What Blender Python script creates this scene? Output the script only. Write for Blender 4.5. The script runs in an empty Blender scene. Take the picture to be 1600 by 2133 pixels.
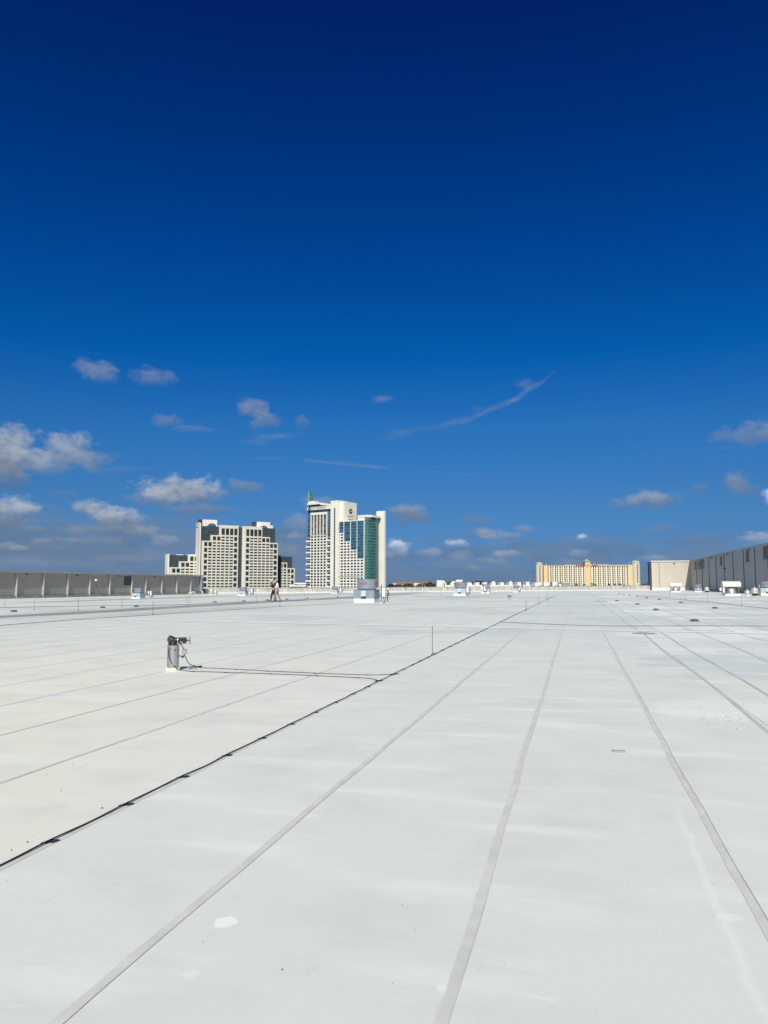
import bpy, bmesh, math, random
from mathutils import Vector, Matrix
R = math.radians
rnd = random.Random(7)
scene = bpy.context.scene
C = scene.collection

# ------------------------------------------------------------------ camera
CAM_H = 1.45
PITCH = math.atan2(151.5, 1600.0)
F = 1600.0
cam_d = bpy.data.cameras.new('camera')
cam = bpy.data.objects.new('camera', cam_d); C.objects.link(cam)
cam.location = (0, 0, CAM_H)
cam.rotation_euler = (R(90) + PITCH, 0, 0)
cam_d.sensor_fit = 'VERTICAL'; cam_d.sensor_height = 36.0
cam_d.lens = 36.0 * F / 2133.0
cam_d.clip_start = 0.05; cam_d.clip_end = 20000
scene.camera = cam
scene.render.resolution_x = 768; scene.render.resolution_y = 1024

def ray(px, py):
    """direction of a point of the photograph (1600 x 2133)"""
    cx = (px - 800) / F; cy = -(py - 1066.5) / F
    c, s = math.cos(PITCH), math.sin(PITCH)
    return Vector((cx, c - cy * s, s + cy * c))
def ground(px, py, z=0.0):
    d = ray(px, py); t = (z - CAM_H) / d.z
    return Vector((d.x * t, d.y * t, z))
def atY(px, py, Y):
    d = ray(px, py); t = Y / d.y
    return Vector((d.x * t, Y, CAM_H + d.z * t))

# ------------------------------------------------------------------ light
SUN_EL = R(41); SUN_AZ = R(5.0)           # shadows run 5 deg right of straight ahead
sun_dir = Vector((-math.sin(SUN_AZ) * math.cos(SUN_EL), -math.cos(SUN_AZ) * math.cos(SUN_EL), math.sin(SUN_EL)))
sd = bpy.data.lights.new('sun', 'SUN'); so = bpy.data.objects.new('sun', sd); C.objects.link(so)
sd.energy = 4.3; sd.angle = R(0.53); sd.color = (1.0, 0.955, 0.85)
so.rotation_euler = sun_dir.to_track_quat('Z', 'Y').to_euler(); so.location = (0, -10, 40)

world = bpy.data.worlds.new('World'); scene.world = world; world.use_nodes = True
world.cycles.sampling_method = 'MANUAL'; world.cycles.sample_map_resolution = 256
wn = world.node_tree; N = wn.nodes; L = wn.links; N.clear()
def nd(t, **k):
    n = N.new(t)
    for a, b in k.items(): setattr(n, a, b)
    return n
def wm(op, a, b=None, c=None, clamp=False):
    n = nd('ShaderNodeMath', operation=op, use_clamp=clamp)
    for i, v in enumerate((a, b, c)):
        if v is None: continue
        if isinstance(v, (int, float)): n.inputs[i].default_value = v
        else: L.new(v, n.inputs[i])
    return n.outputs[0]
tc = nd('ShaderNodeTexCoord')
sep = nd('ShaderNodeSeparateXYZ'); L.new(tc.outputs['Generated'], sep.inputs[0])
az = wm('ARCTAN2', sep.outputs[0], sep.outputs[1])
el = wm('ARCSINE', sep.outputs[2])
sky = nd('ShaderNodeTexSky', sky_type='NISHITA')
sky.sun_disc = False; sky.sun_elevation = SUN_EL; sky.sun_rotation = math.pi + SUN_AZ
sky.altitude = 0; sky.air_density = 1.0; sky.dust_density = 0.3; sky.ozone_density = 3.0
# the deep polarised blue of this air: tint by height above the horizon
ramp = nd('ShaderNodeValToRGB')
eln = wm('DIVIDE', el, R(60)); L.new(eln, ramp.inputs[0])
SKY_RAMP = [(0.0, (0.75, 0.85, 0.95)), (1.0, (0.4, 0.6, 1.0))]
SKY_RAMP = [(0.0, (0.1267, 0.2701, 0.6657)), (0.010658306723429555, (0.1267, 0.2701, 0.6657)), (0.09999848290938283, (0.1315, 0.3271, 0.6152)), (0.18916709896718137, (0.0876, 0.3734, 0.7004)), (0.2766405861160276, (0.0092, 0.3293, 0.7581)), (0.41510354011064965, (0.0024, 0.2408, 0.6833)), (0.5407476020276031, (0.0032, 0.1721, 0.5643)), (0.6432710236547734, (0.0039, 0.1099, 0.5279)), (0.8, (0.05, 0.2, 0.55)), (1.0, (0.45, 0.6, 0.85))]  # top stops, above the view, are lifted to add fill light
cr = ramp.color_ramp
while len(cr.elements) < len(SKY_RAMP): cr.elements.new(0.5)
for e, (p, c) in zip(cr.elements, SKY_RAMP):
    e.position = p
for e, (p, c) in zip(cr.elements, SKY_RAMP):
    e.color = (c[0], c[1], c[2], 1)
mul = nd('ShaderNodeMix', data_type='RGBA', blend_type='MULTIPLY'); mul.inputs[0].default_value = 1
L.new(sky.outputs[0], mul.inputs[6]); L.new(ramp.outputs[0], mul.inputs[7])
# nearer the sun the air is paler and brighter than in the part of the sky opposite it
sdot = nd('ShaderNodeVectorMath', operation='DOT_PRODUCT'); L.new(tc.outputs['Generated'], sdot.inputs[0]); sdot.inputs[1].default_value = sun_dir
sm = nd('ShaderNodeMapRange'); sm.interpolation_type = 'SMOOTHSTEP'; L.new(sdot.outputs['Value'], sm.inputs[0])
for i, x in enumerate((-.10, .45, 0, 1)): sm.inputs[i + 1].default_value = x
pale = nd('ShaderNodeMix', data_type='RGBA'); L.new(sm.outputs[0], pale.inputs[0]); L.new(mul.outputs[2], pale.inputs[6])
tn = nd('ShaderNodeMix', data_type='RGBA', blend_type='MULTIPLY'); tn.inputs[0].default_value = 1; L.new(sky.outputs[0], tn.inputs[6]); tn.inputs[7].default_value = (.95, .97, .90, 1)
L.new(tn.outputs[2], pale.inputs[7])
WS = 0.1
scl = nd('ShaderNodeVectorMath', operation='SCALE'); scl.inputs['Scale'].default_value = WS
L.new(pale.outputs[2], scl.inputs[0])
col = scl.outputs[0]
# clouds, laid out by compass bearing and height
comb = nd('ShaderNodeCombineXYZ')
L.new(wm('MULTIPLY', az, F), comb.inputs[0]); L.new(wm('MULTIPLY', el, F), comb.inputs[1])
uv = comb.outputs[0]
ms = nd('ShaderNodeVectorMath', operation='MULTIPLY'); ms.inputs[1].default_value = (0.012, 0.017, 1)
L.new(uv, ms.inputs[0])
def noise(src, scale, detail, rough=0.55, off=0.0, dist=0.0):
    n = nd('ShaderNodeTexNoise'); n.inputs['Scale'].default_value = scale; n.inputs['Detail'].default_value = detail
    n.inputs['Roughness'].default_value = rough; n.inputs['Distortion'].default_value = dist
    if off:
        a = nd('ShaderNodeVectorMath', operation='ADD'); a.inputs[1].default_value = (off, off * 1.7, off)
        L.new(src, a.inputs[0]); src = a.outputs[0]
    L.new(src, n.inputs['Vector']); return n.outputs[0]
n_big = noise(ms.outputs[0], 2.6, 7, 0.60, 3.1, 0.15)
n_shade = noise(ms.outputs[0], 2.4, 5, 0.55, 9.4)
ms2 = nd('ShaderNodeVectorMath', operation='MULTIPLY'); ms2.inputs[1].default_value = (0.006, 0.03, 1)
L.new(uv, ms2.inputs[0])
n_wisp = noise(ms2.outputs[0], 1.6, 6, 0.6, 1.3, 0.3)
nb = wm('MULTIPLY', wm('SUBTRACT', n_big, 0.5), 1.9)
nw = wm('MULTIPLY', wm('SUBTRACT', n_wisp, 0.5), 2.6)
ns = wm('MULTIPLY', wm('SUBTRACT', n_shade, 0.5), 2.6)
def azel(px, py):
    d = ray(px, py).normalized()
    return math.atan2(d.x, d.y) * F, math.asin(d.z) * F
def mixc(c0, c1, f):
    m = nd('ShaderNodeMix', data_type='RGBA')
    L.new(f, m.inputs[0])
    for i, c in ((6, c0), (7, c1)):
        if isinstance(c, tuple): m.inputs[i].default_value = (*c, 1)
        else: L.new(c, m.inputs[i])
    return m.outputs[2]
def mapr(v, a, b, c, d, smooth=True):
    m = nd('ShaderNodeMapRange'); m.interpolation_type = 'SMOOTHSTEP' if smooth else 'LINEAR'
    L.new(v, m.inputs[0])
    for i, x in enumerate((a, b, c, d)): m.inputs[i + 1].default_value = x
    return m.outputs[0]
def blob(px, py, a, b, w, top=0.6, bot=0.22, rot=0.0, wisp=False, soft=0.75):
    """one cloud: centre and half sizes, opacity w, brightness of its sunlit top and shaded base"""
    global col
    u, v = azel(px, py)
    s = nd('ShaderNodeVectorMath', operation='SUBTRACT'); s.inputs[1].default_value = (u, v, 0)
    ch = nd('ShaderNodeVectorMath', operation='MULTIPLY_ADD'); L.new(col, ch.inputs[0]); ch.inputs[1].default_value = (1e-7, 1e-7, 0); L.new(uv, ch.inputs[2])
    L.new(ch.outputs[0], s.inputs[0])
    o = s.outputs[0]
    if rot:
        r = nd('ShaderNodeVectorRotate', rotation_type='Z_AXIS'); r.inputs['Angle'].default_value = -R(rot); L.new(o, r.inputs['Vector']); o = r.outputs[0]
    m = nd('ShaderNodeVectorMath', operation='MULTIPLY'); m.inputs[1].default_value = (1 / a, 1 / b, 0); L.new(o, m.inputs[0])
    ln = nd('ShaderNodeVectorMath', operation='LENGTH'); L.new(m.outputs[0], ln.inputs[0])
    f = wm('ADD', wm('SUBTRACT', 1.06 if wisp else 1.18, ln.outputs[1]), nw if wisp else nb)
    dens = mapr(f, 0.0, (soft + .15) * (1.9 if wisp else 1.0), 0.0, w * (.85 if wisp else 1.0))
    if wisp:
        shade = (top * .86, top * .95, top * 1.08)
        col = mixc(col, shade, dens)
        return
    sp = nd('ShaderNodeSeparateXYZ'); L.new(m.outputs[0], sp.inputs[0])
    k = mapr(wm('ADD', sp.outputs[1], ns), -0.9, 1.0, 0.0, 1.0)
    shade = mixc((bot * .62, bot * .92, bot * 1.45), (top * .86, top * .95, top * 1.08), k)
    col = mixc(col, shade, dens)
# broad grey decks low in the sky
def deck(v0, v1, soft, w, colr, off, u0=None, u1=None):
    global col
    m = nd('ShaderNodeVectorMath', operation='MULTIPLY'); m.inputs[1].default_value = (.0060, .019, 1); L.new(uv, m.inputs[0])
    n = noise(m.outputs[0], 1.5, 7, .62, off, .2)
    sp = nd('ShaderNodeSeparateXYZ'); L.new(uv, sp.inputs[0])
    f = wm('MULTIPLY', mapr(sp.outputs[1], v1, v1 - soft, 0, 1), mapr(n, .38, .58, 0, w))
    if u0 is not None: f = wm('MULTIPLY', f, mapr(sp.outputs[0], u0, u1, 0, 1))
    col = mixc(col, colr, f)
deck(0, 170, 80, .85, (.125, .212, .35), 21.0, 80, -260)
deck(0, 120, 60, .75, (.115, .198, .33), 33.0)
deck(0, 150, 70, .55, (.20, .265, .395), 47.0, 0, -260)
deck(0, 110, 60, .45, (.175, .25, .375), 52.0)
deck(0, 135, 60, .30, (.10, .175, .305), 63.0, 0, -260)
deck(0, 55, 45, .5, (.13, .21, .345), 71.0)
for a in [
 (205, 775, 40, 22, .50, .42, .24), (318, 784, 44, 20, .42, .42, .24), (170, 762, 20, 18, .3, .4, .24),
 (528, 850, 34, 24, .50, .40, .22), (548, 876, 34, 22, .45, .36, .22), (348, 877, 32, 15, .38, .36, .22), (400, 893, 42, 8, .22, .36, .25), (629, 881, 18, 17, .30, .3, .2),
 (10, 935, 70, 50, .90, .48, .24), (70, 960, 90, 30, .80, .48, .24), (145, 935, 50, 32, .78, .50, .26), (185, 960, 40, 20, .55, .40, .24), (10, 990, 50, 28, .7, .3, .18),
 (20, 1062, 62, 26, .90, .54, .22), (0, 1090, 60, 16, .6, .3, .18), (135, 1030, 30, 10, .22, .26, .2),
 (385, 1022, 92, 32, .95, .56, .22), (330, 1036, 60, 22, .7, .5, .22), (505, 1014, 42, 16, .50, .32, .22), (420, 1062, 80, 14, .55, .30, .20),
 (190, 1060, 40, 18, .75, .5, .22), (240, 1078, 62, 20, .90, .54, .22), (250, 1102, 90, 14, .55, .3, .20), (300, 1108, 36, 12, .5, .42, .24), (345, 1125, 26, 12, .55, .55, .3),
 (200, 1128, 60, 10, .35, .32, .24), (90, 1140, 70, 14, .3, .3, .22), (260, 1165, 60, 10, .3, .34, .26), (60, 1170, 50, 10, .3, .36, .28),
 (620, 1088, 28, 20, .50, .44, .28), (614, 1116, 26, 10, .45, .46, .3), (665, 1048, 46, 15, .45, .42, .28), (600, 1150, 40, 18, .35, .34, .26),
 (850, 1066, 46, 16, .80, .40, .22), (870, 1078, 38, 14, .6, .26, .2), (845, 1088, 20, 10, .45, .24, .2),
 (826, 1138, 30, 16, .90, .78, .34), (822, 1156, 34, 12, .6, .42, .24), (950, 1132, 30, 10, .85, .66, .34), (890, 1152, 30, 12, .60, .46, .28), (955, 1160, 36, 14, .5, .36, .26),
 (988, 1086, 40, 14, .32, .26, .2), (1020, 1112, 22, 11, .75, .50, .26), (1052, 1155, 30, 11, .80, .56, .28), (1080, 1130, 60, 12, .3, .26, .2), (1036, 1170, 20, 8, .4, .4, .28),
 (1352, 1042, 58, 18, .70, .44, .22), (1300, 1052, 40, 8, .3, .3, .22), (1532, 1004, 28, 18, .55, .34, .2), (1548, 1020, 28, 14, .45, .3, .2), (1460, 1018, 20, 11, .28, .28, .2),
 (1560, 905, 66, 22, .50, .36, .24), (1612, 895, 36, 22, .5, .38, .24), (1610, 1034, 18, 16, .95, .85, .4), (1590, 1120, 44, 14, .62, .55, .34),
 (1212, 1118, 12, 7, .8, .74, .4), (1240, 1128, 70, 12, .30, .28, .22), (1375, 1102, 44, 12, .34, .26, .2), (1470, 1120, 70, 8, .25, .28, .22), (1206, 1152, 24, 9, .5, .46, .3), (1360, 1162, 30, 8, .45, .5, .34), (1480, 1075, 60, 8, .2, .24, .2),
 (80, 1102, 31, 7, 0.5, 0.35, 0.22), (1048, 1118, 42, 10, 0.45, 0.47, 0.22), (1006, 1107, 33, 9, 0.38, 0.37, 0.22), (1092, 1101, 24, 10, 0.33, 0.46, 0.22), (144, 1126, 39, 6, 0.26, 0.44, 0.22), (182, 1106, 42, 9, 0.36, 0.37, 0.22), (1008, 1109, 18, 7, 0.44, 0.44, 0.22), (81, 1130, 18, 11, 0.32, 0.45, 0.22), (1192, 1173, 40, 9, 0.27, 0.44, 0.22), (99, 1128, 16, 6, 0.29, 0.47, 0.22), (1581, 1178, 19, 6, 0.43, 0.44, 0.22), (983, 1185, 19, 9, 0.44, 0.41, 0.22), (336, 1119, 28, 9, 0.36, 0.37, 0.22), (13, 1135, 23, 8, 0.47, 0.39, 0.22), (40, 1142, 19, 7, 0.47, 0.48, 0.22), (1014, 1169, 31, 9, 0.42, 0.38, 0.22)]:
    blob(*a)
for a in [  # thin high wisps: x, y, half length, half width, opacity, brightness, tilt
 (1092, 818, 48, 8, .42, .42, 33), (1060, 838, 44, 8, .30, .40, 24), (1010, 858, 62, 8, .32, .38, 24), (935, 883, 70, 9, .35, .38, 10), (840, 900, 56, 12, .22, .34, 14), (1130, 796, 36, 5, .24, .38, 38), (1092, 798, 20, 10, .28, .4, 10),
 (795, 831, 26, 13, .42, .38, 0), (995, 852, 18, 10, .2, .34, 0), (585, 908, 56, 8, .42, .42, 5), (540, 920, 50, 9, .2, .36, 0), (250, 978, 66, 10, .30, .38, 5), (230, 950, 60, 12, .2, .36, 0),
 (665, 961, 66, 5, .36, .42, -5), (770, 971, 90, 4.5, .26, .4, -7), (560, 954, 80, 5, .18, .36, 3), (930, 985, 90, 4, .12, .38, -5), (1500, 934, 40, 4, .25, .4, -3)]:
    x, y, a_, b_, w, t, r_ = a
    blob(x, y, a_, b_, w, t, rot=r_, wisp=True)

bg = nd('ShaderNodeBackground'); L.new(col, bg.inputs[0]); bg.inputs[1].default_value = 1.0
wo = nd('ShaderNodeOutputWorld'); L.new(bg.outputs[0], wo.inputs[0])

scene.view_settings.view_transform = 'Standard'; scene.view_settings.look = 'None'
scene.view_settings.exposure = 0.0; scene.view_settings.gamma = 1.0; scene.view_settings.use_curve_mapping = False

# ------------------------------------------------------------------ helpers: materials
def mat(name, c, rough=0.6, metal=0.0, var=0.0, vscale=2.0, stretch=(1, 1, 1), spec=0.5, bump=0.0, bscale=20.0, var2=None):
    m = bpy.data.materials.new(name); m.use_nodes = True
    t = m.node_tree; b = t.nodes['Principled BSDF']
    b.inputs['Base Color'].default_value = (*c, 1); b.inputs['Roughness'].default_value = rough
    b.inputs['Metallic'].default_value = metal; b.inputs['Specular IOR Level'].default_value = spec
    if var or bump:
        tcn = t.nodes.new('ShaderNodeTexCoord'); mp = t.nodes.new('ShaderNodeMapping'); mp.inputs['Scale'].default_value = stretch
        t.links.new(tcn.outputs['Object'], mp.inputs[0])
    if var:
        n = t.nodes.new('ShaderNodeTexNoise'); n.inputs['Scale'].default_value = vscale; n.inputs['Detail'].default_value = 6
        t.links.new(mp.outputs[0], n.inputs['Vector'])
        mr = t.nodes.new('ShaderNodeMapRange'); mr.inputs[1].default_value = .3; mr.inputs[2].default_value = .7
        t.links.new(n.outputs[0], mr.inputs[0])
        mx = t.nodes.new('ShaderNodeMix'); mx.data_type = 'RGBA'
        c2 = var2 if var2 else tuple(x * (1 - var) for x in c)
        mx.inputs[6].default_value = (*c2, 1); mx.inputs[7].default_value = (*[min(1, x * (1 + var * .4)) for x in c], 1)
        t.links.new(mr.outputs[0], mx.inputs[0]); t.links.new(mx.outputs[2], b.inputs['Base Color'])
    if bump:
        n2 = t.nodes.new('ShaderNodeTexNoise'); n2.inputs['Scale'].default_value = bscale; n2.inputs['Detail'].default_value = 4
        t.links.new(mp.outputs[0], n2.inputs['Vector'])
        bp = t.nodes.new('ShaderNodeBump'); bp.inputs['Strength'].default_value = bump; bp.inputs['Distance'].default_value = .01
        t.links.new(n2.outputs[0], bp.inputs['Height']); t.links.new(bp.outputs[0], b.inputs['Normal'])
    return m

def siding(name, c, period=0.3, rough=0.55, var=0.12, contrast=.6):
    """horizontally ribbed metal siding"""
    m = mat(name, c, rough, 0, var, 0.35, (1, 1, .3)); t = m.node_tree; b = t.nodes['Principled BSDF']
    tcn = t.nodes.new('ShaderNodeTexCoord'); s = t.nodes.new('ShaderNodeSeparateXYZ'); t.links.new(tcn.outputs['Object'], s.inputs[0])
    d = t.nodes.new('ShaderNodeMath'); d.operation = 'DIVIDE'; d.inputs[1].default_value = period; t.links.new(s.outputs[2], d.inputs[0])
    f = t.nodes.new('ShaderNodeMath'); f.operation = 'FRACT'; t.links.new(d.outputs[0], f.inputs[0])
    w = t.nodes.new('ShaderNodeMath'); w.operation = 'PINGPONG'; w.inputs[1].default_value = .5; t.links.new(f.outputs[0], w.inputs[0])
    bp = t.nodes.new('ShaderNodeBump'); bp.inputs['Strength'].default_value = .8; bp.inputs['Distance'].default_value = .12 * contrast
    t.links.new(w.outputs[0], bp.inputs['Height']); t.links.new(bp.outputs[0], b.inputs['Normal'])
    gr = t.nodes.new('ShaderNodeMath'); gr.operation = 'LESS_THAN'; gr.inputs[1].default_value = .14; t.links.new(f.outputs[0], gr.inputs[0])
    src = b.inputs['Base Color'].links[0].from_socket
    mx = t.nodes.new('ShaderNodeMix'); mx.data_type = 'RGBA'; mx.inputs[7].default_value = (*[x * .55 for x in c], 1)
    g2 = t.nodes.new('ShaderNodeMath'); g2.operation = 'MULTIPLY'; g2.inputs[1].default_value = contrast; t.links.new(gr.outputs[0], g2.inputs[0])
    t.links.new(g2.outputs[0], mx.inputs[0]); t.links.new(src, mx.inputs[6]); t.links.new(mx.outputs[2], b.inputs['Base Color'])
    return m

def curtain(name, c, cline, pw, ph, line=.12, rough=.12, var=.5, spec=.5):
    """glass wall: panes of width pw and height ph with thin framing and pane-to-pane differences"""
    m = mat(name, c, rough, 0, spec=spec); t = m.node_tree; b = t.nodes['Principled BSDF']
    tcn = t.nodes.new('ShaderNodeTexCoord'); s = t.nodes.new('ShaderNodeSeparateXYZ'); t.links.new(tcn.outputs['Object'], s.inputs[0])
    def M(op, a, bb=None):
        n = t.nodes.new('ShaderNodeMath'); n.operation = op
        for i, v in enumerate((a, bb)):
            if v is None: continue
            if isinstance(v, (int, float)): n.inputs[i].default_value = v
            else: t.links.new(v, n.inputs[i])
        return n.outputs[0]
    xy = M('ADD', s.outputs[0], M('MULTIPLY', s.outputs[1], .93))
    u = M('DIVIDE', xy, pw); v = M('DIVIDE', s.outputs[2], ph)
    fu = M('FRACT', u); fv = M('FRACT', v)
    lines = M('MAXIMUM', M('LESS_THAN', fu, line * .45), M('LESS_THAN', fv, line))
    cb = t.nodes.new('ShaderNodeCombineXYZ'); t.links.new(M('FLOOR', u), cb.inputs[0]); t.links.new(M('FLOOR', v), cb.inputs[1])
    wnz = t.nodes.new('ShaderNodeTexWhiteNoise'); t.links.new(cb.outputs[0], wnz.inputs['Vector'])
    m1 = t.nodes.new('ShaderNodeMix'); m1.data_type = 'RGBA'
    m1.inputs[6].default_value = (*[x * (1 - var) for x in c], 1); m1.inputs[7].default_value = (*[x * (1 + var * .5) for x in c], 1)
    t.links.new(wnz.outputs[0], m1.inputs[0])
    m2 = t.nodes.new('ShaderNodeMix'); m2.data_type = 'RGBA'; m2.inputs[7].default_value = (*cline, 1)
    t.links.new(lines, m2.inputs[0]); t.links.new(m1.outputs[2], m2.inputs[6]); t.links.new(m2.outputs[2], b.inputs['Base Color'])
    return m

# ------------------------------------------------------------------ helpers: meshes and objects
class MB:
    def __init__(s): s.v = []; s.f = []; s.mi = []; s.cur = 0
    def add(s, vs, fs):
        o = len(s.v); s.v += [tuple(x) for x in vs]
        for f in fs: s.f.append(tuple(i + o for i in f)); s.mi.append(s.cur)
        return s
    def box(s, x0, x1, y0, y1, z0, z1):
        if x0 > x1: x0, x1 = x1, x0
        if y0 > y1: y0, y1 = y1, y0
        if z0 > z1: z0, z1 = z1, z0
        v = [(x0,y0,z0),(x1,y0,z0),(x1,y1,z0),(x0,y1,z0),(x0,y0,z1),(x1,y0,z1),(x1,y1,z1),(x0,y1,z1)]
        return s.add(v, [(0,3,2,1),(4,5,6,7),(0,1,5,4),(1,2,6,5),(2,3,7,6),(3,0,4,7)])
    def quad(s, a, b, c, d): return s.add([a, b, c, d], [(0,1,2,3)])
    def prism(s, pts, z0, z1):
        n = len(pts); v = [(x, y, z0) for x, y in pts] + [(x, y, z1) for x, y in pts]
        return s.add(v, [tuple(range(n))[::-1], tuple(range(n, 2 * n))] + [(i, (i+1) % n, n + (i+1) % n, n + i) for i in range(n)])
    def lathe(s, prof, n=24, c=(0,0,0), axis='z', cap=True):
        """prof: (radius, height) pairs"""
        vs = []
        for r, h in prof:
            for k in range(n):
                a = 2 * math.pi * k / n; x, y = r * math.cos(a), r * math.sin(a)
                p = (x, y, h) if axis == 'z' else ((h, x, y) if axis == 'x' else (y, h, x))
                vs.append((p[0] + c[0], p[1] + c[1], p[2] + c[2]))
        fs = []
        for j in range(len(prof) - 1):
            for k in range(n):
                fs.append((j*n + k, j*n + (k+1) % n, (j+1)*n + (k+1) % n, (j+1)*n + k))
        if cap:
            fs.append(tuple(range(n))[::-1]); fs.append(tuple((len(prof)-1)*n + k for k in range(n)))
        return s.add(vs, fs)
    def tube(s, pts, r, n=8, closed=False):
        pts = [Vector(p) for p in pts]; m = len(pts); vs = []
        rr = r if isinstance(r, (list, tuple)) else [r] * m
        for i, p in enumerate(pts):
            a = pts[(i-1) % m] if (i > 0 or closed) else p; b = pts[(i+1) % m] if (i < m-1 or closed) else p
            t = (b - a).normalized(); up = Vector((0,0,1)) if abs(t.z) < .9 else Vector((0,1,0))
            x = t.cross(up).normalized(); y = x.cross(t).normalized()
            for k in range(n):
                q = 2 * math.pi * k / n; vs.append(p + (x * math.cos(q) + y * math.sin(q)) * rr[i])
        fs = []
        for i in range(m if closed else m - 1):
            j = (i + 1) % m
            for k in range(n): fs.append((i*n + k, i*n + (k+1) % n, j*n + (k+1) % n, j*n + k))
        if not closed: fs.append(tuple(range(n))[::-1]); fs.append(tuple((m-1)*n + k for k in range(n)))
        return s.add(vs, fs)
    def build(s, name, m, parent=None, smooth=False, bevel=0.0, sharp=35):
        me = bpy.data.meshes.new(name); me.from_pydata(s.v, [], s.f)
        for mm in (m if isinstance(m, (list, tuple)) else [m]): me.materials.append(mm)
        for p, k in zip(me.polygons, s.mi): p.material_index = k
        bm = bmesh.new(); bm.from_mesh(me); bmesh.ops.recalc_face_normals(bm, faces=bm.faces)
        if bevel: bmesh.ops.bevel(bm, geom=bm.edges[:], offset=bevel, segments=2, affect='EDGES', profile=.6)
        bm.to_mesh(me); bm.free()
        if smooth:
            for p in me.polygons: p.use_smooth = True
            me.set_sharp_from_angle(angle=R(sharp))
        o = bpy.data.objects.new(name, me); C.objects.link(o)
        if parent: o.parent = parent
        return o

def tag(o, label=None, cat=None, group=None, kind=None):
    if label: o['label'] = label
    if cat: o['category'] = cat
    if group: o['group'] = group
    if kind: o['kind'] = kind
    return o
def thing(name, label, cat, loc=(0,0,0), rz=0.0, group=None):
    o = bpy.data.objects.new(name, None); C.objects.link(o); o.empty_display_size = .2
    o.location = loc; o.rotation_euler = (0, 0, rz)
    return tag(o, label, cat, group)
def copy_tree(o, loc=None, rz=None, label=None, scale=None):
    r = o.copy(); C.objects.link(r)
    for ch in list(o.children):
        c = ch.copy(); C.objects.link(c); c.parent = r
        for g in list(ch.children):
            d = g.copy(); C.objects.link(d); d.parent = c
    if loc is not None: r.location = loc
    if rz is not None: r.rotation_euler = (0, 0, rz)
    if scale is not None: r.scale = (scale,) * 3
    if label: r['label'] = label
    return r
def text(name, body, size, m, parent, loc, rot=(math.pi/2, 0, 0), bend=0.0, depth=.004, align='CENTER', a0=0.0, bold=0.0):
    cu = bpy.data.curves.new(name, 'FONT'); cu.body = body; cu.size = size; cu.extrude = depth; cu.align_x = align
    cu.align_y = 'CENTER'; cu.offset = bold; cu.resolution_u = 3
    tmp = bpy.data.objects.new(name + '_tmp', cu); C.objects.link(tmp)
    dg = bpy.context.evaluated_depsgraph_get(); me = bpy.data.meshes.new_from_object(tmp.evaluated_get(dg))
    bpy.data.objects.remove(tmp); bpy.data.curves.remove(cu)
    if bend:
        for v in me.vertices:
            a = v.co.x / bend + a0; r = bend + v.co.z
            v.co = Vector((r * math.sin(a), v.co.y, -r * math.cos(a)))
        for v in me.vertices: v.co = Vector((v.co.x, v.co.z, v.co.y))
        rot = (0, 0, 0)
    me.materials.clear(); me.materials.append(m); me.name = name
    o = bpy.data.objects.new(name, me); C.objects.link(o)
    if parent: o.parent = parent
    o.location = loc; o.rotation_euler = rot
    return o
# ------------------------------------------------------------------ materials
M = {}
M['cream'] = mat('cream_concrete', (.84, .785, .70), .8, var=.07, vscale=.06)
M['cream_grid'] = mat('pale_precast', (.70, .675, .60), .8, var=.07, vscale=.08)
M['white'] = mat('white_paint', (.80, .78, .73), .7, var=.06, vscale=.8)
M['roofwhite'] = mat('white_flashing', (.78, .77, .73), .6, var=.1, vscale=3)
M['dark_win'] = curtain('dark_window_glass', (.042, .043, .041), (.042, .043, .041), 2.7, 3.07, 0.0, .25, .55, .35)
M['curt_dark'] = curtain('dark_curtain_wall', (.05, .062, .082), (.11, .125, .14), 2.0, 3.0, .10, .3, .3, .3)
M['curt_blue'] = curtain('blue_curtain_wall', (.02, .11, .19), (.17, .26, .33), 1.5, 3.0, .12, .15, .6)
M['curt_green'] = curtain('green_curtain_wall', (.04, .145, .145), (.19, .32, .29), 1.6, 3.0, .13, .2, .35)
M['spire'] = curtain('green_spire_glass', (.075, .19, .185), (.17, .32, .30), 40.0, 3.6, .16, .35, .2)
M['yellow'] = mat('yellow_stucco', (.80, .58, .30), .85, var=.05, vscale=.05)
M['paleyellow'] = mat('pale_yellow_stucco', (.82, .74, .57), .85, var=.05, vscale=.05)
M['creamtower'] = mat('cream_stucco', (.70, .62, .50), .85, var=.05, vscale=.05)
M['lilac'] = mat('pale_lilac_glass', (.32, .34, .45), .3)
M['copper'] = mat('weathered_green_roof', (.33, .38, .30), .6, var=.15, vscale=.3)
M['tanroof'] = mat('tan_dome', (.48, .42, .33), .7, var=.1, vscale=.3)
M['redsign'] = mat('dark_red_letters', (.22, .02, .03), .5)
M['blacksign'] = mat('black_letters', (.03, .03, .035), .5)
M['terracotta'] = mat('terracotta_tiles', (.42, .13, .07), .8, var=.2, vscale=.2)
M['siding_dk'] = siding('grey_ribbed_siding', (.36, .365, .375), .42, contrast=.45)
M['siding_lt'] = siding('beige_ribbed_siding', (.56, .495, .415), .42, contrast=.35)
M['siding_left'] = siding('brownish_grey_siding', (.355, .325, .285), .30, contrast=.22)
M['trim'] = mat('pale_metal_trim', (.62, .61, .58), .45, var=.1, vscale=.5)
M['trim_pil'] = mat('dull_pilaster_metal', (.46, .45, .42), .5, var=.1, vscale=.5)
M['trim_mid'] = mat('grey_metal_coping', (.33, .33, .33), .5, var=.1, vscale=.5)
M['trim_dk'] = mat('dark_metal_trim', (.16, .165, .175), .5)
M['louvre'] = mat('dark_louvre', (.045, .048, .055), .5)
M['black'] = mat('black_rubber', (.018, .019, .021), .45, var=.3, vscale=30, bump=.15, bscale=80)
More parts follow.
